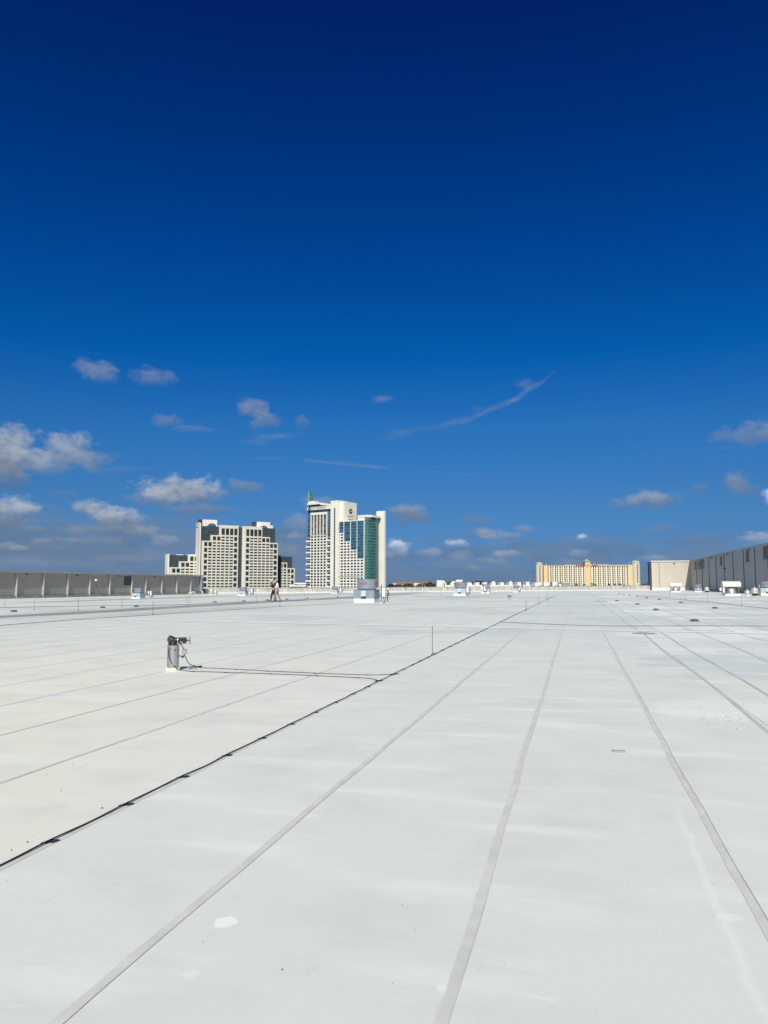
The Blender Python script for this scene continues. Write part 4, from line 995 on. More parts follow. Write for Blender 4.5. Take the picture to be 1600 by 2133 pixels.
def tree(px, top, Y, half, hh, label, m, seed, group='trees beyond the parapet'):
    c_ = atY(px, top, Y); o = thing('broadleaf_tree', label, 'tree', (c_.x, Y, LAND), 0, group); h = c_.z - LAND
    mb = MB(); mb.tube([(0,0,0),(.3,0,h*.4),(0,.2,h*.75)], [.6,.45,.2], 7); mb.tube([(.2,0,h*.4),(half*.5,0,h*.7)], [.3,.1], 5); mb.tube([(.2,0,h*.42),(-half*.5,.5,h*.68)], [.3,.1], 5); mb.build('trunk', M['bark'], o)
    mb = MB(); crown(0, 0, h - hh * .75, half, half, hh, 900, .55, seed, mb); mb.build('crown', m, o)
for i, (px, top, Y, half, hh, lab, m) in enumerate((
    (812, 1218.5, 890, 7, 5, 'small dark tree just right of the tower hotel', 'leaf'), (822, 1217.8, 880, 9, 6, 'dark tree under the left end of the terracotta roofs', 'leaf'),
    (845, 1216.5, 900, 9, 6, 'broad dark tree in front of the terracotta roofed resort', 'leaf2'), (863, 1217, 885, 8, 6, 'dark tree below the middle gable of the terracotta resort', 'leaf'),
    (893, 1215.5, 890, 8, 7, 'dark tree at the right end of the terracotta roofed resort', 'leaf'), (904, 1217.5, 880, 8, 6, 'dark tree left of the tallest white roof box', 'leaf'),
    (935, 1214, 870, 6, 6, 'dark tree between the first white roof boxes', 'leaf2'), (969, 1212.5, 870, 7, 7, 'dark tree right of the second round fan unit', 'leaf'),
    (988, 1213, 860, 7, 7, 'dark tree between two white roof boxes near the middle', 'leaf'), (999, 1210, 850, 5, 5, 'tallest dark domed tree behind the white roof boxes', 'leaf'), (1006, 1212, 870, 7, 6, 'dark tree just right of the tallest domed tree', 'leaf'))):
    tree(px, top, Y, half, hh, lab, M[m], 40 + i)
def palm(px, top, Y, label, seed):
    c_ = atY(px, top, Y); o = thing('palm_tree', label, 'palm', (c_.x, Y, LAND), 0, 'palms in front of the yellow hotel'); h = c_.z - LAND - 1.2; r = random.Random(seed)
    mb = MB(); mb.tube([(0,0,0),(.2,0,h*.5),(0,0,h)], [.4,.3,.25], 6); mb.build('trunk', M['bark'], o)
    mb = MB()
    for k in range(26):
        a = r.uniform(0, 6.28); ln = r.uniform(2.4, 3.6); up_ = r.uniform(-.3, 1.2); pr = None
        for j in range(5):
            u = j / 4; q_ = Vector((math.cos(a) * ln * u, math.sin(a) * ln * u, h + up_ * ln * u * .8 - 1.5 * u * u * ln * .6)); w_ = Vector((-math.sin(a), math.cos(a), 0)) * (.45 * (1 - u) + .06)
            if pr: mb.quad(pr[0] - pr[1], q_ - w_, q_ + w_, pr[0] + pr[1])
            pr = (q_, w_)
    mb.build('crown', M['leaf'], o)
for i, (x, y, lab) in enumerate(((1201, 1214.5, 'palm in front of the left wing of the yellow hotel'), (1217, 1215.5, 'palm just left of the yellow hotel centre tower'), (1234, 1213.5, 'palm just right of the yellow hotel centre tower'), (1240, 1216, 'lower palm right of the yellow hotel centre tower'), (1269, 1215, 'leftmost of three palms before the right wing of the yellow hotel'), (1281, 1215, 'middle one of three palms before the right wing of the yellow hotel'), (1291, 1214.5, 'rightmost of three palms before the right wing of the yellow hotel'), (1301, 1217, 'low palm near the right end tower of the yellow hotel'))):
    palm(x, y, 1020, lab, i)
# ------------------------------------------------------------------ fan units on the roof
def fan_unit(loc, sc, body, label, group='round fan units on square blue grey bases', white_top=False, bl=True):
    """square enamel base on a white curb with a drum fan on it; built for a 1.75 m square base, origin at the near left corner"""
    o = thing('fan_unit', label, 'fan unit', loc, RF, group); o.scale = (sc,) * 3
    W = 1.75
    mb = MB(); mb.box(.02, W - .02, .02, W - .02, 0, .34); mb.box(.66, .70, .012, .018, 0, .33); mb.build('curb', M['roofwhite'], o)
    mb = MB(); mb.box(0, W, 0, W, .345, 1.02); b_ = mb.build('base_housing', M['bluelight'] if bl else M['bluegrey'], o, bevel=.02)
    mb = MB(); mb.box(-.03, W + .03, -.03, W + .03, 1.025, 1.06); mb.build('top_flange', M['bluegrey'], o)
    mb = MB(); v = [(.66,-.02,.50),(1.06,-.02,.50),(1.06,-.20,.52),(.66,-.20,.52),(.66,-.02,.97),(1.06,-.02,.97)]
    mb.add(v, [(0,1,2,3),(3,2,5,4),(0,3,4),(1,5,2),(0,4,5,1)]); mb.build('hood_flap', M['bluelight'], o)
    mb = MB(); mb.box(.67, 1.05, -.14, -.005, .415, .495); mb.build('outlet', M['black'], o)
    mb = MB(); mb.lathe([(.74, 1.065), (.74, 1.13)], 32, (W/2 + .02, W/2, 0)); mb.build('fan_throat', M['black'], o, smooth=True)
    cr_ = .82
    mb = MB(); mb.lathe([(cr_ - .03, 1.12), (cr_, 1.12), (cr_, 1.15), (cr_ - .012, 1.16), (cr_ - .012, 1.86), (cr_, 1.87), (cr_ + .01, 1.9), (cr_ - .03, 1.9), (cr_ - .05, 1.3)], 40, (W/2 + .02, W/2, 0), cap=False)
    mb.lathe([(cr_ - .05, 1.4), (.12, 1.5), (.0, 1.5)], 40, (W/2 + .02, W/2, 0), cap=False)
    dr = mb.build('drum', M['bluegrey'], o, smooth=True)
    mb = MB(); mb.lathe([(.12, 1.5), (.12, 1.75), (.02, 1.78)], 16, (W/2 + .02, W/2, 0)); mb.build('motor', M['galv'], dr, smooth=True)
    for sx in (-.72, .72): mb = MB(); mb.box(W/2 + sx - .04, W/2 + sx + .04, .5, .58, 1.9, 1.93); mb.build('lug', M['galv'], dr)
    for a0 in (-R(8), R(84)):
        text('painted_number', body, .36, M['redtext'], dr, (W/2 + .02, W/2, 1.53), bend=cr_ - .002, a0=a0, depth=.006)
    if white_top:
        mb = MB(); mb.box(.35, 1.2, .5, 1.3, 1.93, 2.2); mb.build('cap_box', M['white'], o, bevel=.02)
    return o
def control_stand(loc, sc, label, boxes=1, group='small control stands beside the fan units'):
    o = thing('control_stand', label, 'control stand', loc, RF, group); o.scale = (sc,) * 3
    mb = MB(); mb.box(-.035, .035, -.035, .035, 0, 1.45); mb.box(.46, .54, -.03, .03, 0, 1.05); mb.box(-.035, .54, -.03, .03, 1.22, 1.27); mb.tube([(.15,0,.42),(.35,0,.02)], .03); mb.tube([(.45,0,.42),(.15,0,.02)], .025); mb.box(0, .5, -.02, .02, .4, .46); mb.build('frame', M['trim_dk'], o)
    mb = MB(); mb.box(.10, .33, -.16, .10, .50, 1.22); mb.build('switch_box', M['white'], o, bevel=.015)
    if boxes > 1: mb = MB(); mb.box(-.32, -.08, -.14, .1, .72, 1.2); mb.build('switch_box', M['white'], o, bevel=.015)
    mb = MB(); mb.tube([(.4,0,1.0),(.58,0,.95),(.62,0,.7),(.52,0,.5),(.5,.0,.05)], .035); mb.build('conduit', M['black'], o, smooth=True)
    mb = MB(); mb.box(-.1, .1, -.12, .12, -.002, .05); mb.box(.42, .62, -.12, .12, -.002, .05); mb.build('foot', M['roofwhite'], o)
    return o
def onroof(px, Y): d = ray(px, 1218); return Vector((d.x * Y / d.y, Y, 0))
fan_unit(onroof(736.5, 62.6), 1.0, 'N59', 'nearest fan unit, blue grey drum painted N59 in red, before the slim tower hotel', bl=False)
fan_unit(onroof(944.5, 101), .95, 'N58', 'fan unit with red number and white cap box, before the parapet in mid picture', white_top=True)
fan_unit(onroof(274, 80), .585, 'N60', 'fan unit with faded red number standing against the long grey left building')
fan_unit(onroof(495.5, 101), .60, 'N61', 'small fan unit before the dark slot of the stepped hotel')
fan_unit(onroof(689.5, 127), .60, 'N62', 'small fan unit at the foot of the slim tower hotel shaft')
fan_unit(onroof(1002, 129), .80, 'N57', 'fan unit with a white cap and two control boxes in front of it', white_top=True)
fan_unit(onroof(1068.5, 150), .70, 'N56', 'farthest small fan unit against the parapet right of centre')
fan_unit(onroof(1584, 103), 1.0, 'W55', 'fan unit cut by the right picture edge, with a red number', bl=True)
fan_unit(onroof(1446.5, 152), .80, 'W56', 'small grey fan unit in front of the corner of the ribbed building', bl=False)
control_stand(onroof(794.5, 62), 1.0, 'dark framed control stand with white box just right of the nearest fan unit')
control_stand(onroof(313, 81), .66, 'control stand with two white boxes beside the fan unit at the grey building', 2)
control_stand(onroof(522, 101), .85, 'grey control stand right of the small fan unit before the stepped hotel')
control_stand(onroof(707.5, 122), .80, 'control stand at the foot of the slim tower hotel')
control_stand(onroof(970.5, 99), .95, 'control stand at the right side of the mid picture fan unit')
control_stand(onroof(1007, 126), 1.0, 'control stand with two white boxes before a fan unit', 2)
control_stand(onroof(1503.5, 100), .9, 'control stand at the left foot of the big barrel hooded ventilator', 2)
control_stand(onroof(1080, 149), .7, 'tiny control stand beside the farthest fan unit')
control_stand(onroof(1579, 104), 1.2, 'dark control stand between the aluminium fans and the fan unit at the right edge')

def barrel_vent(loc, sc, label):
    o = thing('barrel_ventilator', label, 'ventilator', loc, RF, 'barrel hooded ventilators'); o.scale = (sc,) * 3
    mb = MB(); mb.box(-.95, .95, -.9, .9, 0, .24); mb.build('curb', M['roofwhite'], o, bevel=.02)
    mb = MB(); mb.lathe([(.70, .245), (.70, .3), (.64, .62), (.56, .85), (.42, 1.02), (.20, 1.12), (.02, 1.14)], 30); mb.build('dome', M['galv'], o, smooth=True)
    mb = MB()
    for sx in (-.82, .82):
        for sy in (-.55, .55): mb.box(sx - .05, sx + .05, sy - .05, sy + .05, .245, 1.32)
    mb.build('post', M['trim_dk'], o)
    pts = [(.78 * math.cos(a), 1.30 + .62 * math.sin(a)) for a in [math.pi * (-.06 + 1.12 * k / 16) for k in range(17)]]
    mb = MB(); n = len(pts)
    for (xa, xb) in ((-1.12, 1.12),):
        vs = [(xa, y, z) for y, z in pts] + [(xb, y, z) for y, z in pts]
        mb.add(vs, [(i, i+1, n+i+1, n+i) for i in range(n-1)] + [tuple(range(n))[::-1], tuple(range(n, 2*n))] + [(0, n-1, 2*n-1, n)])
    mb.build('barrel_hood', M['hood'], o, smooth=True, sharp=40)
    mb = MB()
    for x in (-1.14, 1.10): 
        q2 = [(y * 1.03, 1.30 + (z - 1.30) * 1.03) for y, z in pts]; vs = [(x, y, z) for y, z in q2] + [(x + .04, y, z) for y, z in q2]
        mb.add(vs, [(i, i+1, n+i+1, n+i) for i in range(n-1)] + [tuple(range(n))[::-1], tuple(range(n, 2*n))] + [(0, n-1, 2*n-1, n)])
    mb.build('end_band', M['trim'], o)
    return o
barrel_vent(onroof(1522.5, 104), 1.0, 'large cream barrel hooded ventilator before the ribbed building')
barrel_vent(onroof(1406.5, 152), .98, 'smaller looking barrel hooded ventilator before the sunlit beige bay')
def dome_fan(loc, sc, label):
    o = thing('dome_fan', label, 'exhaust fan', loc, RF, 'spun aluminium dome fans'); o.scale = (sc,) * 3
    mb = MB(); mb.box(-.30, .30, -.30, .30, 0, .26); mb.build('curb', M['black'] if sc > .8 else M['roofwhite'], o, bevel=.01)
    mb = MB(); mb.lathe([(.30, .262), (.52, .30), (.56, .36), (.50, .42), (.47, .46), (.49, .52), (.48, .80), (.44, .92), (.34, 1.0), (.14, 1.04), (.02, 1.045)], 28); mb.build('dome', M['aluminium'], o, smooth=True, sharp=60)
    mb = MB(); mb.lathe([(.10, 1.03), (.10, 1.12), (.02, 1.14)], 12); mb.build('cap', M['white'], o, smooth=True)
    return o
dome_fan(onroof(1571.5, 102), 1.0, 'bigger of the two aluminium dome fans near the right edge')
dome_fan(onroof(1556, 101), .72, 'smaller of the two aluminium dome fans near the right edge')
dome_fan(onroof(1472, 148), .95, 'lone aluminium dome fan by the corner of the ribbed building')
dome_fan(onroof(441, 112), .80, 'dull dome fan at the near end of the parapet by the left building')
dome_fan(onroof(449, 111), .62, 'small dome fan at the end of the left building')
tagged = thing('pipe_frame', 'low white bent pipe frame at the foot of the left building', 'pipe frame', onroof(401, 106), RF)
mb = MB(); mb.tube([(-.5,0,0),(-.5,0,.38),(.0,0,.46),(.35,0,.46),(.45,0,.1)], .05); mb.tube([(-.3,0,0),(-.3,0,.3),(.05,0,.3)], .04); mb.build('pipe', M['white'], tagged, smooth=True)

# little capped post in mid roof
o = thing('capped_post', 'short dark post with a flat cap standing alone on the mid roof', 'post', ground(1061.5, 1250.3)); o.rotation_euler = (0, 0, RF)
mb = MB(); mb.tube([(-.06,0,0),(-.06,0,.36)], .045); mb.tube([(.08,0,0),(.08,0,.34)], .03); mb.build('post', M['galv'], o)
mb = MB(); mb.box(-.22, .22, -.16, .16, .36, .44); mb.build('cap', M['black'], o, bevel=.02)

# ------------------------------------------------------------------ roof drains and lightning rods
def drain_mesh():
    mb = MB(); mb.lathe([(.19, .0), (.19, .02), (.12, .035)], 18); a = mb
    mb.lathe([(.125, .035), (.12, .075), (.06, .095), (.01, .1)], 12)
    for k in range(10):
        t_ = 2 * math.pi * k / 10; mb.box(.13*math.cos(t_)-.012, .13*math.cos(t_)+.012, .13*math.sin(t_)-.012, .13*math.sin(t_)+.012, .03, .09)
    return mb
M['drain'] = mat('dark_cast_iron', (.10, .105, .11), .6, var=.3, vscale=20)
dr0 = None
dlist = [(1446.7, 1294.5, 'nearest dark drain on the right half of the roof'), (1489.5, 1267.5, 'drain second nearest on the right, nearest the right edge'), (1418.6, 1256, 'drain between the two cable lines on the right'),
         (1366.6, 1271.4, 'drain beside a dark seam right of centre'), (1327.7, 1259.3, 'drain above the second white strip, right of centre'), (1346.9, 1245.8, 'far drain fifth in the diagonal row right of centre'), (1326.6, 1242.3, 'far drain sixth in the diagonal row right of centre'), (1311.7, 1240, 'far drain seventh in the diagonal row right of centre'), (1299, 1238.6, 'tiny drain last but one in the diagonal row right of centre'), (1290.6, 1237.2, 'tiny farthest drain in the diagonal row right of centre'),
         (1373.6, 1249.5, 'faint drain right of the diagonal row, below the sunlit beige bay'), (1285, 1252, 'drain beside the long dark puddle stain'), (29, 1274.5, 'nearest drain on the far left of the roof'), (284, 1264, 'drain in the dark run-off line at left, below the fan unit'), (214, 1266.3, 'drain in the dark run-off line, left of the one below the fan unit'), (447.5, 1255, 'drain in front of the end of the grey left building'), (508, 1253, 'drain in front of the small fan unit by the stepped hotel'), (557, 1251, 'drain just left of the two walking people'), (597.5, 1249, 'drain just right of the two walking people'), (640.5, 1247, 'drain in front of the left foot of the slim tower hotel'), (704, 1244.5, 'drain left of the nearest fan unit')]
for px, py, lab in dlist:
    if dr0 is None: dr0 = drain_mesh().build('roof_drain', M['drain']); ob = dr0
    else: ob = dr0.copy(); C.objects.link(ob)
    ob.location = ground(px, py); tag(ob, lab or 'small dark low roof drain set flush in the far white roof', 'roof drain', 'roof drains')
rod0 = None
M['rod'] = mat('dull_lead_rod', (.16, .165, .165), .5, metal=.3)
rods = [(901, 1365.5, 'nearest lightning rod, standing at the long black cable'), (318.5, 1281, 'lightning rod left of centre on the second cable line'), (71, 1271, 'lightning rod near the left edge, left of the pair'), (163, 1272, 'lightning rod near the left edge before the third wall bay'),
        (10, 1261, 'faint lightning rod at the very left edge of the picture'), (254, 1264.5, 'lightning rod just left of the fan unit at the grey building'), (390, 1262.3, 'lightning rod before the far end of the grey left building'), (395.5, 1255, 'faint far lightning rod by the white pipe frame'), (534, 1253.7, 'lightning rod left of the walking people'), (583, 1263.5, 'lightning rod just below the feet of the walking people'), (635, 1248, 'lightning rod before the left foot of the slim tower hotel'), (497, 1257, 'lightning rod in front of the small fan unit by the stepped hotel'), (1096, 1273, 'lightning rod on the long cable nearest the second white strip'), (1123, 1258.5, 'lightning rod on the long cable, second beyond the white strip'), (1139.5, 1252, 'far lightning rod on the long cable, left of a close pair'), (1142.5, 1250, 'far lightning rod on the long cable, right of a close pair'),
        (1545, 1261.5, 'lightning rod at right below the big barrel ventilator'), (1474.5, 1254.3, 'lightning rod at right before the ribbed building corner'), (1427.5, 1248.5, 'lightning rod right of the smaller barrel ventilator'), (1395, 1244, 'lightning rod just below the smaller barrel ventilator'), (812, 1248, 'lightning rod right of the nearest fan unit'), (919, 1241, 'lightning rod left of the mid picture fan unit')]
for px, py, lab in rods:
    if rod0 is None:
        mb = MB(); mb.tube([(0,0,0),(0,0,.58),(0,0,.61)], [.0065,.0065,.002], 8); mb.tube([(0,0,.52),(.012,0,.53)], .006, 6); mb.lathe([(.035, 0), (.03, .02), (.012, .03), (.012, .06)], 10)
        rod0 = mb.build('lightning_rod', M['rod'], smooth=True); ob = rod0
    else: ob = rod0.copy(); C.objects.link(ob)
    c_ = ground(px, py); ob.location = (c_.x, c_.y, .005)
    if c_.y > 25: ob.scale = (1.6, 1.6, 1.05)
    tag(ob, lab or 'thin distant lightning rod standing on the far white roof', 'lightning rod', 'lightning rods')

# ------------------------------------------------------------------ cables
def smooth_path(pts, sub=6):
    out = []; n = len(pts)
    for i in range(n - 1):
        p0, p1, p2, p3 = pts[max(i-1,0)], pts[i], pts[i+1], pts[min(i+2,n-1)]
        for k in range(sub):
            t_ = k / sub; out.append(.5 * ((2*p1) + (p2-p0)*t_ + (2*p0-5*p1+4*p2-p3)*t_*t_ + (3*p1-p0-3*p2+p3)*t_**3))
    out.append(pts[-1]); return out
qm = (q_of(0, 1803) + q_of(380, 1621) + q_of(900, 1366)) / 3
rc = random.Random(3)
clip_y = []; y = ground(105, 1755).y
while y < 60: clip_y.append(y); y += .735 if y < 16 else (1.0 if y < 30 else 2.2)
clip_y = [ground(105,1755).y + (-1) * .735] + clip_y
pts = [Vector((qm + .25 * 1.2, 1.2, .012))]
for i, y in enumerate(clip_y):
    o_ = BX * rc.uniform(-.004, .004); pts.append(Vector((qm + .25*y, y, .0135)) + o_)
    y2 = y + .37; pts.append(Vector((qm + .25*y2, y2, .008)) + BX * rc.uniform(-.010, .010))
y = clip_y[-1] + 4
while y < 118: pts.append(Vector((qm + .25*y, y, .015)) + BX * rc.uniform(-.05, .05)); y += 4
mb = MB(); sp_ = smooth_path(pts, 5); mb.tube(sp_, [.0052 if p.y < 14 else (.0075 if p.y < 30 else .012) for p in sp_], 8)
tag(mb.build('long_cable', M['black'], smooth=True), 'long black cable clipped to the roof, running from near left to the far parapet', 'cable')
def clip_mesh():
    mb = MB()
    mb.add([(-.062,-.052,.0),(.004,-.052,.0),(.022,.030,.0),(-.034,.030,.0),(-.062,-.052,.004),(.004,-.052,.004),(.022,.030,.004),(-.034,.030,.004)], [(0,3,2,1),(4,5,6,7),(0,1,5,4),(1,2,6,5),(2,3,7,6),(3,0,4,7)])
    mb.add([(-.012,-.030,.0045),(.046,-.030,.0045),(.070,.052,.0045),(.008,.052,.0045),(-.012,-.030,.009),(.046,-.030,.009),(.070,.052,.009),(.008,.052,.009)], [(0,3,2,1),(4,5,6,7),(0,1,5,4),(1,2,6,5),(2,3,7,6),(3,0,4,7)])
    arcp = [(.009 * math.cos(math.pi * k / 6), .013 + .006 * math.sin(math.pi * k / 6)) for k in range(7)]
    pr = [(.009, .008)] + arcp + [(-.009, .008)]; n = len(pr)
    vs = [(x, -.012, z) for x, z in pr] + [(x, .012, z) for x, z in pr]
    mb.add(vs, [(i, i+1, n+i+1, n+i) for i in range(n-1)] + [tuple(range(n)), tuple(range(n, 2*n))])
    return mb
cl0 = None
def clip(p, rz, label='small black clip plate holding the long black cable down', group='clips along the long cable', s_=1.0):
    global cl0
    if cl0 is None:
        cl0 = thing('cable_clip', label, 'cable clip', p, rz, group); clip_mesh().build('plate', M['blackplas'], cl0, bevel=0)
        for x, y in ((-.028, -.0), (.030, .012)):
            mb = MB(); mb.lathe([(.005, .007), (.005, .012), (.002, .013)], 10, (x, y, .0)); mb.build('screw', M['galv'], cl0, smooth=True)
        r = cl0
    else: r = copy_tree(cl0, p, rz, label); r['group'] = group
    r.scale = (s_,) * 3
    return r
for i, y in enumerate(clip_y[1:]):
    x = qm + .25 * y
    s_ = .62 if y < 7 else (.56 if y < 16 else .75)
    lab = ('cable clip nearest the camera, at the left picture edge', 'second nearest clip on the long cable', 'third nearest clip on the long cable', 'fourth nearest clip on the long cable')[i] if i < 4 else 'small black clip plate holding the long black cable down'
    clip(Vector((x, y, .004)), RF + rc.uniform(-.12, .12), lab, s_=s_)
def cable(name, pix, r_, label, z=.012, sub=5, first=None, wob=0):
    pts = (first or []) + [ground(a, b_) + Vector((rc.uniform(-wob, wob), 0, z)) for a, b_ in pix]
    mb = MB(); mb.tube(smooth_path(pts, sub), r_, 7); return tag(mb.build(name, M['black'], smooth=True), label, 'cable')
cable('roof_cable', [(-60, 1308), (100, 1295.5), (200, 1288.5), (320, 1281), (450, 1272.5), (585, 1264), (700, 1257.5), (800, 1252)], .009, 'thin dark cable crossing the left half of the roof beyond the valve pipe')
cable('roof_cable', [(1045, 1297), (1080, 1298), (1160, 1301.5), (1240, 1304), (1330, 1304.3), (1450, 1304.3), (1620, 1305)], .0075, 'thin dark cable branching right from the long cable')
cable('roof_cable', [(1330, 1241), (1400, 1247.5), (1470, 1254), (1530, 1260.5), (1620, 1270)], .012, 'thin dark cable on the far right roof before the ribbed building')
cable('roof_cable', [(-40, 1267), (120, 1263.5), (300, 1261), (420, 1258.5), (560, 1252), (660, 1249), (770, 1246)], .012, 'dark cable along the grubby run-off line in the far left of the roof')
cable('roof_cable', [(860, 1243), (980, 1244), (1100, 1245.5), (1160, 1245.8)], .012, 'faint cable across the mid roof near the capped post')

# ------------------------------------------------------------------ the valve pipe in the left foreground
B = ground(360, 1397); PY = B.y; u = PY / F                       # metres per picture point at the pipe
o = thing('valve_pipe', 'short steel pipe with a black valve head, handwheels and a round gauge on the roof', 'valve pipe', (B.x, B.y, 0))
k_ = .09375 * u
def V(cx_, cy_, d=0.0):   # enlarged picture units -> local x, z
    return Vector(((cx_ - 322) * k_, d, (925 - cy_) * k_))
rp = 128 * k_
mb = MB(); mb.lathe([(rp, .03), (rp, V(0, 372).z), (rp - .006, V(0, 368).z)], 40); mb.lathe([(rp + .0015, V(0, 640).z), (rp + .0015, V(0, 634).z)], 40, cap=False)
pipe = mb.build('pipe', M['steel'], o, smooth=True)
mb = MB(); mb.box(V(388,0).x, V(400,0).x, -rp - .002, -rp * .75, V(0,485).z, V(0,450).z); mb.build('slot', M['black'], pipe)
mb = MB(); mb.lathe([(rp + .055, 0), (rp + .05, .006), (rp + .012, .010), (rp + .010, .045), (rp + .002, .052)], 26)
for k in range(14):
    a = rnd.uniform(0, 6.28); mb.lathe([(.012, 0), (.014, .02), (.008, .05 + rnd.uniform(0, .012)), (.002, .06)], 7, ((rp + .006) * math.cos(a), (rp + .006) * math.sin(a), 0))
mb.build('sealant_collar', mat('yellowish_sealant', (.72, .69, .56), .7, var=.1, vscale=30, bump=.5, bscale=60), o, smooth=True)
# valve body
zc = V(0, 280).z
mb = MB(); mb.lathe([(rp * .80, V(0,376).z), (rp * .84, V(0,366).z), (rp*.8, V(0,356).z), (rp * .62, V(0,345).z), (rp * .58, V(0,300).z), (rp * .4, V(0,262).z)], 28, (-.005, 0, 0))
mb.lathe([(.030, V(222,0).x), (.060, V(240,0).x), (.072, V(262,0).x), (.070, V(300,0).x), (.055, V(345,0).x), (.044, V(372,0).x), (.044, V(425,0).x)], 26, (0, 0, V(0, 268).z), 'x')
mb.build('valve_body', M['blackplas'], o, smooth=True, sharp=50)
mb = MB(); mb.lathe([(.052, V(425,0).x), (.052, V(438,0).x)], 20, (0, 0, V(0, 270).z), 'x'); mb.build('coupling', M['galv'], o, smooth=True)
mb = MB(); mb.box(V(441,0).x, V(597,0).x, -.052, .048, V(0,336).z, V(0,205).z); ab = mb.build('actuator_box', M['blackplas'], o, bevel=.009)
mb = MB(); mb.box(V(490,0).x, V(545,0).x, -.0545, -.0525, V(0,307).z, V(0,296).z); mb.build('label_plate', M['trim'], ab)
mb = MB(); mb.lathe([(.020, V(597,0).x), (.020, V(612,0).x), (.011, V(614,0).x), (.011, V(668,0).x)], 16, (0, 0, V(0,268).z), 'x'); mb.build('stem', M['blackplas'], o, smooth=True)
# handwheel disc at the right end, turned a little towards the camera
mb = MB(); mb.lathe([(.060, -.007), (.0625, .0), (.060, .007), (.052, .003), (.02, .003), (.012, .010), (.0, .010)], 30, (0, 0, 0), 'x', cap=False); mb.lathe([(.052, -.004), (.0, -.004)], 30, (0,0,0), 'x', cap=False)
w_ = mb.build('handwheel_disc', M['gauge'], o, smooth=True, sharp=50); w_.location = V(684, 270); w_.rotation_euler = (0, 0, R(24))
# open handwheel ring on the left
mb = MB(); ring_ = [(0, .073 * math.cos(a), .073 * math.sin(a)) for a in [2 * math.pi * k / 28 for k in range(28)]]; mb.tube(ring_, .009, 8, closed=True)
for k in range(3): a = 2 * math.pi * k / 3 + .4; mb.tube([(0,0,0), (0, .073 * math.cos(a), .073 * math.sin(a))], .006, 6)
mb.lathe([(.018, -.012), (.018, .03)], 14, (0,0,0), 'x')
w_ = mb.build('handwheel_ring', M['blackplas'], o, smooth=True); w_.location = V(252, 262); w_.rotation_euler = (0, 0, R(50))
# hose down the front of the pipe
mb = MB(); hose = [V(300, 372, -rp*.7), V(268, 430, -rp*.95), V(254, 500, -rp*1.02), V(262, 590, -rp*1.04), V(300, 690, -rp*1.06), V(355, 775, -rp*1.10), V(410, 830, -rp*.95), V(440, 872, -rp*.7), V(450, 905, -rp*.4)]
mb.tube(smooth_path(hose, 5), .0065, 8); mb.build('hose', M['black'], o, smooth=True)
mb = MB(); cpt = V(380, 772, -rp*1.12); mb.box(cpt.x - .010, cpt.x + .010, cpt.y - .006, cpt.y + .008, cpt.z - .006, cpt.z + .006); mb.build('hose_tie', M['white'], o)
# gauge on its arm
mb = MB(); mb.tube([V(444, 610), V(590, 610)], .0075, 10); mb.lathe([(.001, -.022), (.016, -.018), (.021, 0), (.016, .018), (.001, .022)], 16, tuple(V(530, 622))); mb.tube([V(568, 606), V(568, 560)], .008, 10); mb.build('gauge_arm', M['blackplas'], o, smooth=True)
mb = MB(); gp = V(572, 512); mb.lathe([(.041, -.02), (.045, -.016), (.045, .016), (.038, .02)], 32, (0,0,0), 'y'); gg = mb.build('gauge', M['blackplas'], o, smooth=True, sharp=40); gg.location = gp; gg.rotation_euler = (0, 0, R(12))
mb = MB(); mb.lathe([(.0385, -.0205), (.0385, -.022)], 32, (0,0,0), 'y'); mb.build('dial', M['gauge'], gg, smooth=True, sharp=40)
mb = MB(); mb.tube([(0,-.0235,0), (.015,-.0235,.02)], .0018, 6); mb.build('needle', M['blacksign'], gg)
mb = MB(); mb.tube(smooth_path([V(455, 338), V(490, 362), V(525, 410), V(548, 458)], 5), .0068, 8); mb.tube(smooth_path([V(590, 612), V(600, 650), V(630, 715), V(680, 775), V(740, 815, .02), V(790, 830, .05)], 5), .0068, 8); mb.build('hose', M['black'], o, smooth=True)
mb = MB(); 
for t_ in (.3, 1.9, 3.2, 4.9): mb.lathe([(.006, .0), (.006, .006)], 8, ((rp - .012) * math.cos(t_), (rp - .012) * math.sin(t_), V(0,372).z))
mb.build('bolt', M['galv'], o)
# the two cables on the deck that join the long one
loc_w = lambda v: Vector((B.x + v.x, B.y + v.y, max(v.z, .01)))
up_pts = [loc_w(V(790, 830, .05)), ground(408, 1391.5) + Vector((0,0,.01)), ground(440, 1392.5), ground(492, 1395), ground(557, 1398.5), ground(655, 1403), ground(730, 1405.8), ground(780, 1406.8), ground(806, 1406), ground(822, 1404.5)]
lo_pts = [loc_w(V(455, 900, -.03)), ground(388, 1398), ground(400, 1399.5), ground(425, 1400), ground(470, 1401.5), ground(565, 1404.5), ground(660, 1408.5), ground(745, 1412.5), ground(775, 1415), ground(788, 1418.5)]
for pp, lab in ((up_pts, 'upper of two thin black cables from the valve pipe to the long cable'), (lo_pts, 'lower of two thin black cables from the valve pipe to the long cable')):
    mb = MB(); mb.tube(smooth_path([Vector((p.x, p.y, max(p.z, .008))) for p in pp], 5), .0048, 7); tag(mb.build('branch_cable', M['black'], smooth=True), lab, 'cable', 'branch cables from the valve pipe')
cable('cable_stub', [(404, 1390.2), (414, 1389.3), (421, 1388.7)], .0085, 'short loose black cable end lying beside the valve pipe')
for a, b_ in ((492, 1395), (557, 1398.5), (655, 1403), (765, 1406.6)): clip(ground(a, b_) + Vector((0,0,.004)), R(80), 'small black clip on the upper cable leading from the valve pipe', 'clips on the branch cables', .55)
